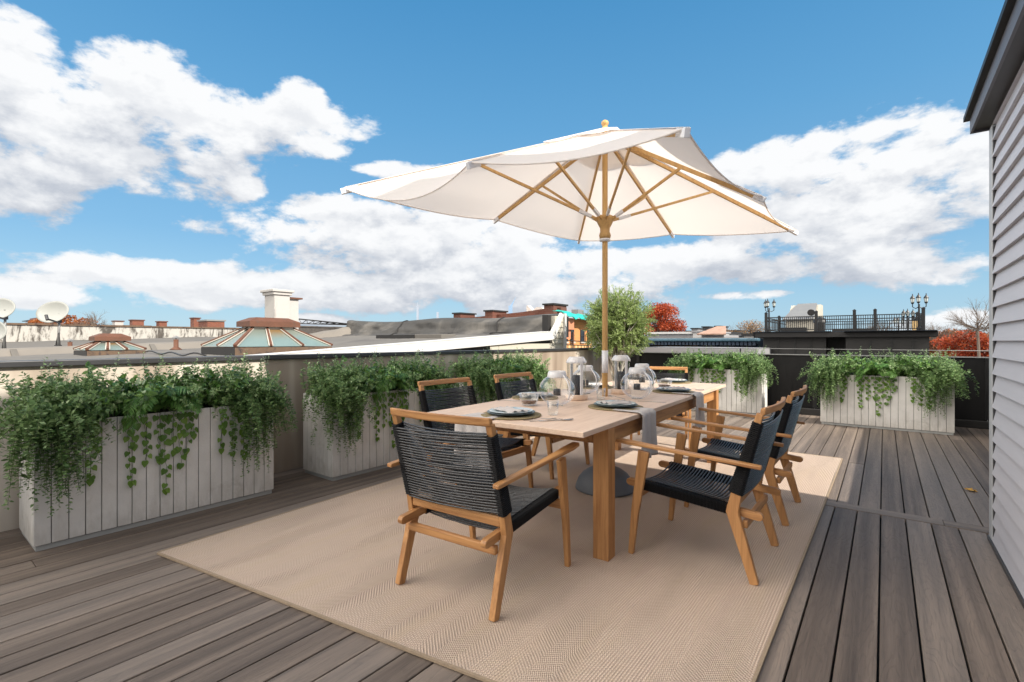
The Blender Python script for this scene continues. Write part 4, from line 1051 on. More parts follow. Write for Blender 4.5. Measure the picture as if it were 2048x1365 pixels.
for (lb,pp) in (('black cable lying across the pale roof left of the small skylight',[(30,701,8.9),(75,693,10.5),(120,691,11),(150,697,9.5)]),('black cable snaking from the small skylight toward the big one',[(292,704,8.4),(330,709,7.6),(372,713,7.0),(420,712,6.9)])):
    P0=W(*pp[0]); t=empty('roof_cable',P0,0,lb,'cable'); b=MB(); V=[]
    for a_,c_ in zip(pp[:-1],pp[1:]):
        for k_ in range(6):
            q_=W(*a_)*(1-k_/6)+W(*c_)*(k_/6); V.append(Vector((q_.x,q_.y,zr(q_.y)+.035+.02*math.sin(len(V))))-P0)
    b.tube(V,.012,5); b.build('sheath',M['black_rail'],t,smooth=True)
for (lb,px_,D_,h_) in (('short rusty vent pipe on the roof left of the big skylight',352,10.2,.22),('short tar stained vent pipe between the dish and the small skylight',140,11.5,.2)):
    P=W(px_,700,D_); t=empty('vent_pipe',(P.x,P.y,zr(P.y)),0,lb,'pipe')
    b=MB(); b.lathe([(.0,0),(.12,0),(.06,.05),(.045,.06),(.045,h_),(.035,h_),(.03,.1)],16); b.build('pipe',M['rust'],t,smooth=True)
    b=MB(); b.lathe([(.07,h_+.03),(.08,h_+.035),(0,h_+.085)],16); b.lathe([(.01,h_-.02),(.01,h_+.04)],6); b.build('cowl',M['steel_grey'],t)
# skylights
def skylight(label,px_l,px_c,px_r,yb,yc,yg,ycap,D,ridge=.42,ridge_w=.25,stain=1):
    P=W(px_c,yb,D); x1=P.x; y0=P.y; y1=Yat(px_r,x1); x0=Xat(px_l,y0)
    cx_,cy_=(x0+x1)/2,(y0+y1)/2; t=empty('roof_skylight',(cx_,cy_,P.z-.06),0,label,'skylight')
    hx,hy=(x1-x0)/2,(y1-y0)/2; Dm=-SN*cx_+CS*cy_
    z0=P.z-.06; zc=Zat(yc,x1,y0)-z0; zg=H+(683-yg)/FPX*Dm-z0; zk=H+(683-ycap)/FPX*Dm-z0
    b=MB(); b.box(-hx,hx,-hy,hy,0,zc); b.build('kerb',[M['curbwood']],t)
    b=MB(); b.box(-hx-.004,hx+.0,-hy-.012,-hy-.002,.0,zc-.003); b.build('painted_shade_side',M['tar'],t)  # shade on the kerb's left side, painted as a black strip
    gx,gy=hx*ridge_w,hy*ridge
    corners=[(-hx,-hy),(hx,-hy),(hx,hy),(-hx,hy)]; tops=[(-gx,-gy),(gx,-gy),(gx,gy),(-gx,gy)]
    for s in range(4):
        a=Vector((*corners[s],zc+.01));c=Vector((*corners[(s+1)%4],zc+.01));e=Vector((*tops[s],zg));f=Vector((*tops[(s+1)%4],zg))
        n=3 if s in(1,3) else 2
        nrm=(c-a).cross(e-a).normalized(); 
        if nrm.z<0: nrm=-nrm
        for k in range(n):
            p0=a+(c-a)*k/n;p1=a+(c-a)*(k+1)/n;q1=e+(f-e)*(k+1)/n;q0=e+(f-e)*k/n
            b=MB(); b.add([p0,p1,q1,q0],[(0,1,2,3)]); b.build('glass_pane',M['skyglass_rust' if (k==1 and s==1) or stain==2 else 'skyglass'],t)
            for (u_,v_) in ((p0,q0),(p1,q1)):
                sg=1 if u_ is p0 else -1; dd=(c-a).normalized()*sg
                b=MB(); b.bar(u_+dd*.028+nrm*.014,v_+dd*.022+nrm*.014,.016,.014); b.build('white_bead',M['frame_white'],t)
        for k in range(n+1):
            p0=a+(c-a)*k/n;q0=e+(f-e)*k/n; b=MB(); b.bar(p0+nrm*.02,q0+nrm*.014,.030,.035); b.build('glazing_bar',M['rust'],t)
    b=MB(); b.box(-gx-.02,gx+.02,-gy-.02,gy+.02,zg-.03,zg+.03); b.build('neck',M['frame_white'],t)
    cz=zg+.03; b=MB(); o_=.085
    b.box(-gx-o_,gx+o_,-gy-o_,gy+o_,cz,cz+(zk-cz)*.55); b.frustum((-gx-o_,gx+o_,-gy-o_,gy+o_),(-gx*.8,gx*.8,-gy*.8,gy*.8),cz+(zk-cz)*.55,zk); b.build('vent_cap',M['rust'],t)
    return t
skylight('large hipped skylight with wired glass panes in front of the white chimney',404,470,664,706,696,659,637,7.0)
skylight('small hipped skylight between the oval satellite dish and the big skylight',149,174,291,715,703,686,668,8.0,stain=1)
# white chimney
P=W(549,668,15); x1=P.x; y0=P.y; y1=Yat(580,x1); y2=Yat(597,x1-.12); x0=Xat(529,y0)
t=empty('white_chimney',((x0+x1)/2,(y0+y1)/2,1.0),0,'tall white painted brick chimney stack with a lower shoulder','chimney')
ox,oy=(x0+x1)/2,(y0+y1)/2; zt=Zat(590,x1,y0)-1; zt2=Zat(579,x1,y0)-1
b=MB(); b.box(x0-ox,x1-ox,y0-oy,y1-oy,0,zt); b.build('stack',M['chimney_white'],t,bevel=.015)
b=MB(); b.box(x0-ox-.05,x1-ox+.05,y0-oy-.05,y1-oy+.05,zt,zt+.09); b.box(x0-ox-.10,x1-ox+.10,y0-oy-.10,y1-oy+.10,zt+.091,zt2); b.build('corbel',M['chimney_white'],t,bevel=.015)
z3=Zat(598,x1,y1)-1
b=MB(); b.box(x0-ox+.1,x1-ox-.12,y1-oy+.003,y2-oy,0,z3); b.build('shoulder',M['chimney_white'],t)
b=MB(); b.box(x0-ox+.02,x1-ox-.04,y1-oy+.003,y2-oy+.1,z3,z3+.05); b.build('slab',M['rust'],t)
# rooftop antenna ladder
t=empty('fallen_antenna_mast',W(600,650,22),0,'thin black lattice mast lying on the tar black parapet','mast')
A_=W(598,639,22)-Vector(t.location);B_=W(738,653,22)-Vector(t.location);C_=W(598,648,22)-Vector(t.location);D_=W(700,651,22)-Vector(t.location)
b=MB(); b.tube([A_,B_],.03,5); b.tube([C_,D_],.022,5)
for k in range(9):
    f=k/9; f2=(k+.5)/9; b.tube([A_+(B_-A_)*f,C_+(D_-C_)*f2],.015,4); b.tube([C_+(D_-C_)*f2,A_+(B_-A_)*(k+1)/9],.015,4)
b.build('lattice',M['black_rail'],t)
# bitumen covered raised wall
t=empty('felt_wrapped_wall',(-9,8.6,1.2),0,'long roof wall wrapped in sagging dark grey felt rising to the white gable','wall')
def tarpf(u,v):
    x=-12.75+u*7.32; prof=[(8.12,1.40),(8.30,1.45),(8.42,1.47),(8.50,1.58),(8.56,1.72),(8.66,1.80),(8.85,1.84),(9.05,1.80)]
    k=v*(len(prof)-1); i=min(int(k),len(prof)-2); f=k-i; y=prof[i][0]*(1-f)+prof[i+1][0]*f; z=prof[i][1]*(1-f)+prof[i+1][1]*f
    a=math.sin(math.pi*min(1,v*1.1)); w=wob(x*1.0,v*3,2,.10,1.4)*a+wob(x,v*8,7,.035,4)*a
    end=.10*math.exp(-u*26)*a; top=.05*math.cos(u*math.pi*4)*(v>.5)
    return (x+9,y-8.6-w,z-1.2+w*.5+end+top*.5)
grid('felt_cover',tarpf,120,21,M['tarp'],t)
b=MB(); b.box(-3.7,3.55,.05,.4,-3,.52); b.build('core',M['tarp'],t)
b=MB()
b.add([(-3.7,-.155,.262),(3.4,-.155,.262),(3.4,-.165,.245),(-3.7,-.165,.245)],[(0,1,2,3)]); b.build('tar_seam',M['tar'],t,solid=.02)
for u in (.335,.80):
    pts=[Vector(tarpf(u-(.02*v),v))+Vector((0,-.012,.008)) for v in [i/14 for i in range(1,14)]]
    b=MB(); b.tube(pts,.016,4); b.build('lap_seam',M['tar'],t)
b=MB(); b.box(3.45,3.60,-.35,.45,.15,.60); b.build('end_board',M['tar'],t)
# hatch on sloped roof
t=empty('roof_hatch',(-9.2,7.2,1.28),0,'black low hatch with pale lid on the sloping roof below the felt wall','hatch')
P0=Xat(752,7.2);P1=Xat(828,7.2);P2=Xat(882,7.2)
b=MB(); b.box(P0+9.2,P1+9.2,0,.5,-.05,.13); b.build('box',M['tar'],t)
b=MB(); b.box(P1+9.205,P2+9.2,.01,.45,-.05,.135); b.build('lid',M['roof_light'],t,bevel=.01)
# gable with white rake and cream siding
GX=-5.30
t=empty('cream_gable_wall',(GX,6,0),0,'cream clapboard gable wall with broad white rake trim beside the felt wall','wall')
rk=[(2.4,1.105),(8.18,1.425)]
b=MB()
ya,za=rk[0];yb,zb=rk[1]
b.prism([(ya-6,za-.115),(yb-6,zb-.13),(8.28-6,zb-.10),(8.60-6,1.80),(8.52-6,1.85),(8.16-6,1.455),(yb-6-.02,zb+.03),(ya-6,za)],'x',.0,.05); b.build('rake_trim',M['flash'],t)
b=MB(); b.box(-.14,-.002,ya-6,yb-6-.3,.6,1.1)
b.build('core',M['cream'],t)
b=MB(); b.add([(-.20,ya-6,za+.004),(.055,ya-6,za+.004),(.055,yb-6,zb+.034),(-.20,yb-6,zb+.034)],[(0,1,2,3)]); b.build('rake_cap',M['flash'],t,solid=.008)
b=MB(); lapg=.112
for i in range(17):
    z0=.1+i*lapg; z1=z0+lapg
    # clip laps under the rake line
    def yz(z): return ya+(z+.06-za+.115)/( (zb-za)/(yb-ya))
    y_st=max(ya,min(8.28,ya+(z1-(za-.10))/((zb-za)/(yb-ya)))) if z1>za-.1 else ya
    if z1>zb-.1: y_st=8.22+ (z1-zb+.1)*.7
    if y_st>8.55 or z1>1.86: continue
    b.add([(.004,y_st-6,z1),(.004,2.63,z1),(.022,2.63,z0),(.022,y_st-6,z0),(.0,y_st-6,z0),(.0,2.63,z0)],[(0,1,2,3),(3,2,5,4)])
b.build('clapboards',M['cream'],t)
b=MB(); b.box(-.02,.06,2.635,2.70,.0,1.84); b.build('corner_board',M['flash'],t)
b=MB(); b.box(-.12,.0,2.35,2.63,-4,1.78); b.build('gable_core',M['cream'],t)

# satellite dishes
def dish(label,px,py,D,w,pxb,pyb,tilt,roll):
    base=W(pxb,pyb,D); t=empty('satellite_dish',base,TH,label,'satellite dish','rooftop satellite dishes')
    c=W(px,py,D)-base; c=Matrix.Rotation(-TH,3,'Z')@c
    q=Matrix.Translation(c)@Matrix.Rotation(roll,4,'Y')@Matrix.Rotation(tilt[0],4,'Z')@Matrix.Rotation(tilt[1],4,'X')
    b=MB(); vs=[(0,.0,0)];fs=[]; n=36; m_=7
    for i in range(1,m_+1):
        r=i/m_
        for j in range(n):
            a=2*math.pi*j/n; vs.append((w/2*r*math.cos(a),-.12*w*(r*r-0)+.0,w/2*.80*r*math.sin(a)))
    for j in range(n): fs.append((0,1+j,1+(j+1)%n))
    for i in range(m_-1):
        for j in range(n): fs.append((1+i*n+j,1+i*n+(j+1)%n,1+(i+1)*n+(j+1)%n,1+(i+1)*n+j))
    vs=[tuple(q@Vector(v)) for v in vs]; b.add(vs,fs); b.build('reflector',M['dish'],t,smooth=True,solid=.012)
    foot=q@Vector((.10*w,-.02*w,-.40*w)); arm=q@Vector((.12*w,-.62*w,-.46*w))
    b=MB(); b.bar(foot,arm,.03,.03); b.build('feed_arm',M['metal_dark'],t)
    b=MB(); b.tube([arm+Vector((0,0,-.02)),q@Vector((.08*w,-.60*w,-.30*w))],.03,8); b.build('receiver',M['metal_dark'],t)
    bk=q@Vector((.08*w,.06*w,-.2*w))
    b=MB(); b.tube([(0,0,0),bk*.55+Vector((0,0,-.0)),bk],.022,8); b.build('mast',M['steel_grey'],t,smooth=True)
    b=MB(); b.bar(bk+Vector((0,0,-.10)),bk+Vector((0,0,.10)),.06,.06); b.build('bracket',M['metal_dark'],t)
    b=MB(); b.bar((-.14,.1,.0),(.14,-.1,.0),.06,.02); b.tube([(.14,-.1,0),bk*.5],.012,5); b.tube([(-.14,.1,0),bk*.5],.012,5); b.build('foot',M['tar'],t)
M['dish']=simple('aged_dish_paint',(.33,.34,.32),.5,.06,5,dirt=((.48,.36,.26),6,.70,.8))
dish('oval white satellite dish standing clear above the stained parapet',110,627,10.5,.61,116,692,(R(14),R(-12)),R(-14))
dish('white satellite dish cut by the left edge of the photo, the upper of two',2,620,10,.56,8,700,(R(18),R(-10)),R(-12))
dish('white satellite dish at the left edge of the photo below its neighbour',-14,663,9.4,.56,-22,712,(R(10),R(-8)),R(10))

# generic background boxes
def fbox(name,label,cat,p0,p1,yt,yb,Y,dep,mat,group=None,cap=None,capm=None):
    X0,X1=Xat(p0,Y),Xat(p1,Y); xm=(X0+X1)/2; zt=Zat(yt,xm,Y); zb=Zat(yb,xm,Y) if yb is not None else -9
    t=empty(name,(xm,Y,zb),0,label,cat,group); b=MB(); b.box(X0-xm,X1-xm,0,dep,0,zt-zb); b.build('wall',mat,t)
    if cap: b=MB(); b.box(X0-xm-cap,X1-xm+cap,-cap,dep+cap,zt-zb+.002,zt-zb+cap*1.2); b.build('cap',capm or M['tar'],t)
    return t,X0-xm,X1-xm,zt-zb
def xbox(name,label,cat,pc,pr,yt,yb,D,dep,mat,group=None,cap=None,capm=None):
    P=W(pc,yb,D); Y1=Yat(pr,P.x); zt=Zat(yt,P.x,P.y)-P.z
    t=empty(name,(P.x-dep/2,(P.y+Y1)/2,P.z),0,label,cat,group); L=(Y1-P.y)/2
    b=MB(); b.box(-dep/2,dep/2,-L,L,-1.5,zt); b.build('stack',mat,t)
    if cap: b=MB(); b.box(-dep/2-cap,dep/2+cap,-L-cap,L+cap,zt+.002,zt+cap*1.3); b.build('cap',capm or M['tar'],t)
    return t,L,zt
gch='brick chimneys along the left skyline'
for (lb,a_,c_,yt,D,mt) in (('small brick chimney with white band nearest the bare tree',230,247,644,36,M['chimney_white']),('wide low brick chimney left of centre between two smaller ones',265,288,642,36,M['brick']),
    ('square brick chimney standing alone left of the brick bulkhead',319,334,645,36,M['brick']),('slim tall brick chimney touching the brick bulkhead',388,400,638,36,M['brick'])):
    xbox('brick_chimney',lb,'chimney',a_,c_,yt,662,D,.7,mt,gch,.06,M['brick_dark'])
xbox('roof_bulkhead','brick roof bulkhead with black left side behind the parapet','bulkhead',415,449,643,664,34,1.6,M['brick'],None,.08,M['steel_grey'])
xbox('brick_parapet','low brick party wall under the small chimneys','wall',240,345,655,664,38,.3,M['brick_dark'],None)
# tower block with balconies far left
t,L,zt=xbox('apartment_block','distant brick apartment block with stacked dark balconies behind the satellite dish','building',74,104,636,656,150,12,M['brick'],None)
for k in range(5):
    b=MB(); b.box(-7.5,5.5,-L-1.6,-L-.05,zt-1.0-k*.95,zt-.75-k*.95); b.build('balcony',M['black_rail'],t)
for k in range(3):
    b=MB(); b.box(-6+k*3.5,-4+k*3.5,-L-.04,-L-.01,zt-4.5,zt-.4); b.build('window',M['winglass'],t)
# trees on the left skyline
P=W(120,700,90); tree('autumn_tree','rusty orange autumn tree crown behind the oval satellite dish',(P.x,P.y,-4),5.5,.3,(0,0,8.2),(5.5,5.0,1.7),3800,.42,.3,M['lf_rust'],M['bark'],seed=3,group='autumn trees')
P=W(188,700,48); tree('bare_tree','leafless tree with spreading twigs behind the white parapet',(P.x,P.y,-3),4.6,.14,(0,0,5.9),(2.1,2.0,1.2),0,.1,.1,None,M['bark'],clumps=22,bare=True,seed=4)
# brick row with chimneys behind the felt wall
Yb=15.0
XX=[Xat(p,Yb) for p in (868,960,1045,1090,1122)]; ZZ=[Zat(y,x,Yb) for y,x in zip((643,634,625,618,616),XX)]
t=empty('brick_party_wall',(XX[2],Yb,0),0,'long sloping dark brick party wall behind the felt wrapped wall','wall')
b=MB(); b.prism([(XX[0]-XX[2],-3)]+[(x-XX[2],z) for x,z in zip(XX,ZZ)]+[(XX[-1]-XX[2],-3)],'y',0,.4); b.build('brickwork',M['brick_dark'],t)
for (lb,a_,c_,yt,yb) in (('short dark brick chimney at the left end of the party wall',907,921,629,646),('square dark brick chimney midway along the party wall',970,985,624,642),('large dark brick chimney at the high end of the party wall',1088,1107,611,634)):
    fbox('brick_chimney',lb,'chimney',a_,c_,yt,yb,Yb-.25,.9,M['brick_dark'],'dark brick chimneys on the party wall',.05,M['tar'])
t,xa,xb,zt=fbox('white_bulkhead','white roof bulkhead with a slanting top beside the large brick chimney','bulkhead',1053,1054,612,640,Yb+1.5,.3,M['flash'])
Xl,Xr=Xat(1053,Yb+1.5),Xat(1092,Yb+1.5); 
b=MB(); b.prism([(0,-1),(Xr-Xl,-1),(Xr-Xl,Zat(626,Xr,Yb+1.5)-t.location.z),(Xr-Xl-.25,Zat(615,Xr,Yb+1.5)-t.location.z),(Xr-Xl-.5,Zat(614,Xr,Yb+1.5)-t.location.z),(Xr-Xl-.7,Zat(621,Xr,Yb+1.5)-t.location.z),(.02,Zat(612,Xl,Yb+1.5)-t.location.z)],'y',.02,.28); b.build('slanting_wall',M['flash'],t)
# skyline towers
def tower(label,p0,p1,yt,mat,seed,D=1400,sp=None):
    P=W((p0+p1)/2,683,D); w=(p1-p0)/FPX*D; h=(683-yt)/FPX*D
    t=empty('skyline_tower',(P.x,P.y,-9),TH,label,'tower','distant skyline towers'); b=MB()
    b.box(-w/2,w/2,0,w,0,h+10); b.build('shaft',mat,t)
    if sp=='wing':
        b=MB(); b.prism([(-w*.1,h+10),(w*.5,h+10),(w*1.35,h+36)],'y',w*.2,w*.8); b.build('crown',mat,t)
        b=MB(); b.prism([(w*.5,h-22),(w*.5,h-32),(w*1.7,h-26)],'y',w*.2,w*.8); b.build('observation_deck',mat,t)
    elif sp=='spire': b=MB(); b.box(-w*.12,w*.12,w*.4,w*.6,h+10,h+22); b.build('mast',mat,t)
tower('hair thin grey skyscraper farthest left on the skyline',833,837,614,M['towergrey'],1,sp='spire')
tower('slender grey skyscraper right of the hair thin one',873,877,625,M['towergrey'],2)
tower('stubby blue grey tower left of the two brick chimneys',948,953,630,M['towergrey'],3)
tower('glass skyscraper with a winged top and jutting deck',1017,1025,612,M['towerblue'],4,sp='wing')
tower('low twin blue grey tower left of the winged skyscraper',1001,1010,623,M['towerblue'],5)
tower('small blue tower just right of the winged skyscraper',1036,1042,627,M['towerblue'],6)
tower('small blue block at the foot of the winged skyscraper',1010,1016,629,M['towergrey'],7)
# orange building with teal mesh
P=W(1125,668,17); bx0=P.x; y0=P.y; y1=Yat(1184,bx0)
t=empty('orange_brick_building',(bx0,(y0+y1)/2,0),0,'orange brick row house with dark windows under torn teal roof mesh','building'); L=(y1-y0)/2; zt=Zat(636,bx0,y0)
b=MB(); b.box(-4,0,-L,L,-9,zt); b.build('wall',M['brick_orange'],t)
b=MB(); b.box(-.3,.22,-L-.05,-L+.42,zt-.42,zt-.02); b.build('cornice',M['salmon'],t); b=MB(); b.box(-.3,.12,-L-.02,-L+.36,zt-.75,zt-.425); b.build('frieze',M['salmon'],t)
for (f,wd) in ((.09,.10),(.30,.11),(.64,.15),(.87,.12)):
    b=MB(); yc=-L+2*L*f; b.box(.004,.03,yc-wd,yc+wd,1.27-.02,1.27+.42); w_=b.build('window',M['winglass'],t)
    b=MB(); b.box(.0,.07,yc-wd-.03,yc+wd+.03,1.19,1.245); b.build('sill',M['frame_white'],w_)
    b=MB(); b.box(.031,.045,yc-wd,yc+wd,1.45,1.475); b.build('sash',M['metal_dark'],w_)
for yc in (-L+.52,L*.52): b=MB(); b.tube([(.12,yc,-6),(.12,yc,zt-.5)],.03,5); b.build('rusty_pipe',M['rust'],t)
for k in range(3):
    for z in (.95,):
        pass
b=MB()
for j in range(9): b.box(.0,.035,-L+.1+j*2*L/9,-L+.25+j*2*L/9,1.02,1.12)
b.build('brick_dentils',M['yellowwall'],t)
b=MB(); n=22; vs=[];fs=[]
for i in range(n+1):
    f=i/n; y=-L-.15+f*(2*L+.25); w_=wob(0,y,0,.14,3)
    vs+=[(-.30,y,zt+.30-.22*f+w_),(.1+w_,y,zt+.24-.24*f+w_*.5),(.42+w_*.6,y,zt+.02-.16*f+wob(3,y,0,.16,4))]
for i in range(n):
    for j in range(2): fs.append((i*3+j,i*3+j+1,i*3+j+4,i*3+j+3))
b.add(vs,fs); b.build('teal_mesh',M['teal'],t,solid=.02)
fbox('roof_vent_box','small grey vent box on the teal mesh roof','vent',1143,1156,620,634,18.5,.5,M['steel_grey'])
t=empty('wire_fence',(0,0,0),0,'two thin black wires strung before the orange building','wire')
b=MB(); b.tube([W(1118,681,11),W(1215,687,11.5)],.011,5); b.build('wire',M['black_rail'],t)
b=MB(); b.tube([W(1118,690,11),W(1215,694,11.5)],.011,5); b.build('wire',M['black_rail'],t)
fbox('white_shed_building','low white building with dark roof between the orange house and the olive tree','building',1184,1212,680,None,24,4,M['flash'],None,.12,M['tar'])
fbox('dark_roof_building','distant dark mansard roof building behind the olive tree','building',1178,1230,668,None,60,10,M['bluedark'],None,.2,M['steel_grey'])
# red maple
P=W(1318,700,52); tree('red_maple','bright red autumn maple behind the olive tree',(P.x,P.y,-3.5),4.4,.22,(0,0,6.7),(2.7,2.5,2.1),9000,.17,.14,M['lf_red'],M['bark'],clumps=34,seed=11,group='autumn trees')
# blue cornice row
t,xa,xb,zt=fbox('blue_cornice_house','row house with long blue bracketed cornice behind the fourth planter','building',1268,1516,679,None,23,8,M['bluedark'])
hpx=(-SN*Xat(1400,23)+CS*23)/FPX
b=MB(); b.box(xa-.1,xb+.1,-.45,-.002,zt-5*hpx,zt+1*hpx); b.build('cornice',M['blueroof'],t,bevel=.04)
b=MB(); b.box(xa-.05,xb+.05,-.25,-.003,zt-9*hpx,zt-5.1*hpx); b.build('frieze',M['blueroof'],t)
b=MB(); n=34
for i in range(n): x=xa+(xb-xa)*(i+.5)/n; b.box(x-.06,x+.06,-.36,-.26,zt-12*hpx,zt-5.2*hpx)
b.build('brackets',M['bluedark'],t)
for i in range(7):
    x=xa+(xb-xa)*(i+.5)/7; b=MB(); b.box(x-.3,x+.3,-.03,-.004,zt-15*hpx,zt-12.3*hpx); b.build('window',M['winglass'],t)
b=MB(); b.box(xa,xb,0.05,7.9,zt,zt+.06); b.build('roof',M['steel_grey'],t)
fbox('grey_ledge_roof','long pale grey flat ledge in front of the blue cornice house','building',1262,1514,697,None,17.5,3.5,M['greywall'])
fbox('grey_stucco_building','plain pale grey stucco building above the blue cornice, left half','building',1296,1388,669,None,33,6,M['greywall'],None,.12,M['flash'])
fbox('grey_stucco_building','white stepped stucco building above the middle of the blue cornice','building',1386,1412,666,None,32.8,6,M['flash'],None,.1,M['greywall'])
t,xa,xb,zt=fbox('tile_roof_house','low house with faded reddish tile roof above the blue cornice','building',1403,1448,671,None,32,6,M['greywall'])
b=MB(); b.add([(xa-.2,-.3,zt),(xb+.2,-.3,zt),(xb-.5,2.5,zt+.55),(xa+.3,2.5,zt+.55)],[(0,1,2,3)]); b.build('roof',M['pinkroof'],t,solid=.08)
for (lb,a_,c_,yt,Y,mt) in (('grey water tank block on the skyline left of the ochre house',1431,1440,655,70,M['towergrey']),('ochre gabled house on the skyline beside the tawny tree',1452,1478,664,60,M['yellowwall']),
    ('dark plant room on the skyline behind the tile roof house',1405,1417,656,75,M['metal_dark']),('pale penthouse on the skyline right of the church spire',1383,1395,659,80,M['greywall']),
    ('small white box building left of the black building',1448,1458,669,40,M['flash']),('white parapet block touching the black building',1488,1512,673,36,M['flash']),('beige terrace on the skyline between spire and penthouse',1372,1450,664,90,M['cream'])):
    fbox('skyline_house',lb,'building',a_,c_,yt,None,Y,4,mt,'small houses on the right skyline',.15,M['tar'])
P=W(1365,672,90); t=empty('church_spire',(P.x,P.y,-9),0,'tiny dark pointed church spire right of the red maple','spire')
b=MB(); b.box(-.9,.9,-.9,.9,0,11.3); b.build('tower',M['bluedark'],t); b=MB(); b.frustum((-.9,.9,-.9,.9),(-.05,.05,-.05,.05),11.3,13.6); b.build('spire',M['bluedark'],t)
P=W(1494,700,50); tree('tawny_tree','thin tawny half bare tree left of the black building',(P.x,P.y,-3),4.2,.14,(0,0,5.2),(2.4,2.0,1.1),1300,.13,.1,M['lf_gold'],M['bark'],clumps=24,bare=True,seed=12)
# black roof house with terrace
YB=20.0
def bz(py,px=1690): return Zat(py,Xat(px,YB),YB)
XL,XR=Xat(1526,YB),Xat(1858,YB); xm=(XL+XR)/2
t=empty('black_roof_house',(xm,YB,0),0,'charcoal panelled house with heavy black cornice and a railed roof terrace','building')
xr1=Xat(1652,YB);xr2=Xat(1692,YB)
b=MB(); b.box(XL-xm,xr1-xm,0,9,-9,bz(675)); b.box(xr1-xm+.002,xr2-xm-.002,.7,9,-9,bz(675)); b.box(xr2-xm,XR-xm,-.15,9,-9,bz(675)); b.build('wall',M['black_stucco'],t)
for i,px in enumerate((1556,1590,1622,1740,1784,1826)):
    x=Xat(px,YB)-xm; f=-.175 if px>1690 else -.025; b=MB(); b.box(x-.02,x+.02,f,f+.02,-3,bz(676)); b.build('panel_joint',M['black_cornice'],t)
def cornice(pa,pb,off):
    xa,xb=Xat(pa,YB)-xm,Xat(pb,YB)-xm; b=MB(); z1=bz(664);z0=bz(676)
    pr=[(off+.35,z0),(off-.02,z0),(off-.10,z0+.08),(off-.14,z0+.15),(off-.32,z0+.22),(off-.36,z1),(off+.35,z1)]
    b.prism(pr,'x',xa,xb); b.build('cornice',M['black_cornice'],t)
cornice(1508,1664,0); cornice(1666,1688,.6); cornice(1690,1872,-.15)
b=MB(); b.box(XL-xm-.2,XR-xm+.2,-.3,9.2,bz(675)+.005,bz(664.5)); b.build('roof',M['tar'],t)
ZRF=bz(664)
# railing
t=empty('roof_railing',(xm,YB+.1,ZRF),0,'black vertical bar railing around the roof terrace of the charcoal house','railing')
hR=bz(632)-ZRF; xa,xb=Xat(1528,YB)-xm,Xat(1847,YB)-xm
def rail(p,q,n,posts):
    p=Vector(p);q=Vector(q)
    for z in (hR,hR-.12,.08):
        b=MB(); b.bar(p+Vector((0,0,z)),q+Vector((0,0,z)),.035,.03); b.build('rail',M['black_rail'],t)
    b=MB()
    for i in range(n):
        c=p+(q-p)*(i+.5)/n; b.bar(c+Vector((0,0,.08)),c+Vector((0,0,hR)),.018,.018)
    b.build('balusters',M['black_rail'],t)
    for f in posts:
        c=p+(q-p)*f; b=MB(); b.bar(c,c+Vector((0,0,hR+.16)),.09,.09); b.frustum((c.x-.06,c.x+.06,c.y-.06,c.y+.06),(c.x-.01,c.x+.01,c.y-.01,c.y+.01),hR+.161,hR+.21); b.build('post',M['black_rail'],t)
rail((xa,0,0),(xb,0,0),72,(.012,.363,.606,.73,1.0)); rail((xa+.02,.1,0),(xa+.02,6,0),24,(.5,1)); rail((xb-.02,.1,0),(xb-.02,6,0),24,(.5,1)); rail((xa,6,0),(xb,6,0),60,())
# sloping bulkhead
X0,X1=Xat(1566,YB+3),Xat(1640,YB+3); D3=-SN*X0+CS*(YB+3)
t=empty('stair_bulkhead',((X0+X1)/2,YB+3,ZRF),0,'stair bulkhead with sloping grey metal roof on the railed terrace','bulkhead'); hw=(X1-X0)/2
zb_=lambda py:H+(683-py)/FPX*D3-ZRF
b=MB(); b.prism([(0,0),(0,zb_(640)),(.5,zb_(636)),(1.6,zb_(608)),(2.4,zb_(608)),(2.4,0)],'x',-hw+.1,hw-.1); b.build('wall',M['cream'],t)
b=MB(); b.add([(-hw,-.15,zb_(642)),(hw-.2,-.15,zb_(642)),(hw-.25,1.6,zb_(607)),(-hw+.35,1.6,zb_(607))],[(0,1,2,3)]); b.add([(-hw+.35,1.6,zb_(607)),(hw-.25,1.6,zb_(607)),(hw-.25,2.5,zb_(607)),(-hw+.35,2.5,zb_(607))],[(0,1,2,3)]); b.build('roof',M['steel_grey'],t,solid=.05)
b=MB(); b.lathe([(0,0),(.13,0),(.13,.1),(0,.1)],16); o=b.build('vent',M['tar'],t); o.rotation_euler=(R(90),0,0); o.location=(hw-.3,-.02,zb_(628))
def onroof(name,label,cat,p0,p1,yt,dy,dep,mat): return fbox(name,label,cat,p0,p1,yt,664,YB+dy,dep,mat)
t,xa,xb,zt=onroof('barbecue_grill','black covered barbecue grill beside the stair bulkhead','grill',1628,1648,646,1.2,.6,M['tar'])
b=MB(); b.lathe([(.0,.22),(.12,.20),(.2,.12),(.22,0)],16,((xa+xb)/2,.3,zt)); b.build('hood',M['black_rail'],t,smooth=True)
onroof('terrace_bench','long low black bench behind the terrace railing','bench',1562,1612,656,2.2,.5,M['black_rail'])
onroof('terrace_table','long low dark table at the middle of the roof terrace','table',1664,1748,658,3.0,.8,M['black_stucco'])
onroof('tan_planter_box','upright tan board leaning at the right end of the roof terrace','board',1825,1838,643,1.6,.12,M['yellowwall'])
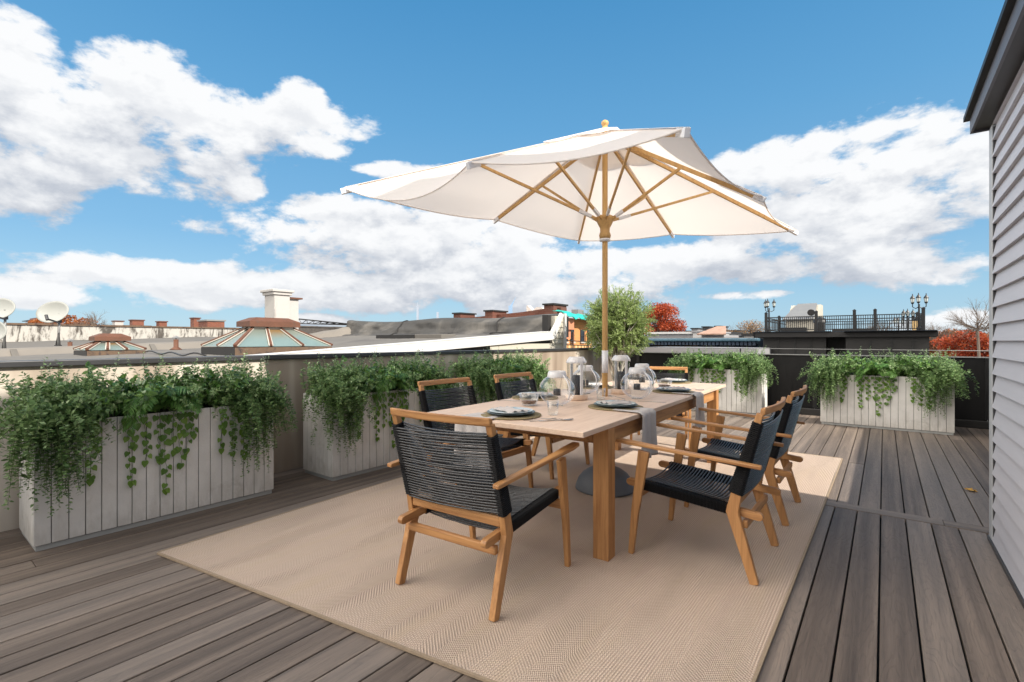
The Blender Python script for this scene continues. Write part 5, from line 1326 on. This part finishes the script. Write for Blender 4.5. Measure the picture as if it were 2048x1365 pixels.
# lamp posts
def lamp(label,px,yt,dy,ps=1):
    Y=YB+dy; X=Xat(px,Y); zt=Zat(yt,X,Y)-ZRF; t=empty('lamp_post',(X,Y,ZRF),R(12),label,'lamp post','black lamp posts on the roof terrace')
    b=MB(); b.tube([(0,0,0),(0,0,.12),(0,0,.13),(0,0,zt-.42)],[.07,.06,.035,.025],8); b.build('pole',M['black_rail'],t)
    for k in range(3):
        a=2*math.pi*k/3+.2; dx,dy_=math.cos(a)*.17*ps,math.sin(a)*.17*ps; z=zt-.36
        b=MB(); b.tube([(0,0,zt-.50),(dx*.5,dy_*.5,zt-.56),(dx,dy_,zt-.50),(dx,dy_,z-.04)],.013,6); b.build('arm',M['black_rail'],t)
        b=MB(); b.lathe([(0,0),(.03,0),(.045,.03),(.055,.13),(0,.13)],8,(dx,dy_,z)); h_=b.build('lantern_glass',M['lampglass'],t)
        b=MB(); b.lathe([(.068,.13),(.07,.14),(.035,.20),(.015,.23),(.01,.28),(0,.29)],8,(dx,dy_,z)); b.lathe([(0,-.05),(.03,-.04),(.05,0),(0,.001)],8,(dx,dy_,z)); b.build('lantern_cap',M['black_rail'],h_)
        b=MB()
        for q in range(4): aa=q*math.pi/2; b.bar((dx+.035*math.cos(aa),dy_+.035*math.sin(aa),z),(dx+.058*math.cos(aa),dy_+.058*math.sin(aa),z+.13),.01,.01)
        b.build('lantern_bars',M['black_rail'],h_)
lamp('three headed black lamp post at the left corner of the roof terrace',1538,595,.5)
lamp('tallest three headed black lamp post at the right corner of the roof terrace',1838,583,.35,1.15)
lamp('three headed black lamp post left of the tallest one, farther back',1816,615,5)
lamp('shortest three headed black lamp post deep on the terrace behind the railing',1797,631,8.5)
# autumn trees on the right
for i,(px,D,rx,zc,rz,mt,lb,n_) in enumerate(((1950,46,2.9,1.0,1.45,'lf_red','crimson autumn tree against the corner trim of the siding house',8200),(1893,58,3.0,.9,1.7,'lf_rust','rust brown autumn tree just right of the charcoal house',7000),(1925,80,6,1.2,1.8,'lf_rust','broad rust autumn tree farther back between two nearer crowns',7000))):
    P=W(px,700,D); tree('autumn_tree',lb,(P.x,P.y,-4),4.4,.2,(0,0,zc+4),(rx,rx,rz),n_,.20 if D<70 else .3,.15 if D<70 else .22,M[mt],M['bark'],clumps=26,seed=20+i,group='autumn trees')
for i,(px,D,h,rr,lb) in enumerate(((1878,50,2.9,2.1,'leafless tree rising right of the charcoal house railing'),(1955,42,4.3,1.7,'tall leafless tree beside the siding house corner'),(1760,46,2.7,2.4,'leafless tree seen through the roof terrace railing'))):
    P=W(px,700,D); tree('bare_tree',lb,(P.x,P.y,-4),h+2.0,.13,(0,0,4+h*.72),(rr,rr,h*.42),0,.1,.1,None,M['bark'],clumps=22,bare=True,seed=40+i,group='leafless trees')
# city rooftops closing the gap to the horizon
rr_=random.Random(3)
CR=[(-180,120,'brick','left of the frame edge dishes'),(20,180,'greywall','under the left edge satellite dishes'),(160,150,'brick_dark','beneath the orange tree crown'),(300,210,'cream','between the small brick chimneys'),
    (365,170,'brick','left of the slim tall chimney'),(480,190,'greywall','between the brick bulkhead and the white chimney'),(640,230,'brick_dark','beyond the fallen lattice mast'),(790,260,'brick','left of the hair thin skyscraper'),
    (895,240,'greywall','left of the two dark party wall chimneys'),(1225,200,'cream','behind the olive crown'),(1345,150,'brick','below the red maple'),(1420,260,'brick_dark','behind the tile roof house'),
    (1470,180,'greywall','beside the ochre gabled house'),(1870,190,'brick','right of the charcoal house'),(1960,240,'cream','behind the crimson tree')]
for (px,D,mt,lb) in CR:
    P=W(px,683,D); w=rr_.uniform(9,20); h=rr_.uniform(8.8,10.9)
    t=empty('city_building',(P.x,P.y,-9),rr_.choice([0,0,R(20)]),'distant low %s city building %s'%({'brick':'red brick','greywall':'grey','brick_dark':'dark brick','cream':'cream'}[mt],lb),'building','distant city buildings')
    b=MB(); b.box(-w/2,w/2,-w/2,w/2,0,h); b.build('wall',M[mt],t)
    b=MB(); b.box(-w/2-.2,w/2+.2,-w/2-.2,w/2+.2,h+.01,h+.25); b.build('roof',M['roof'],t)
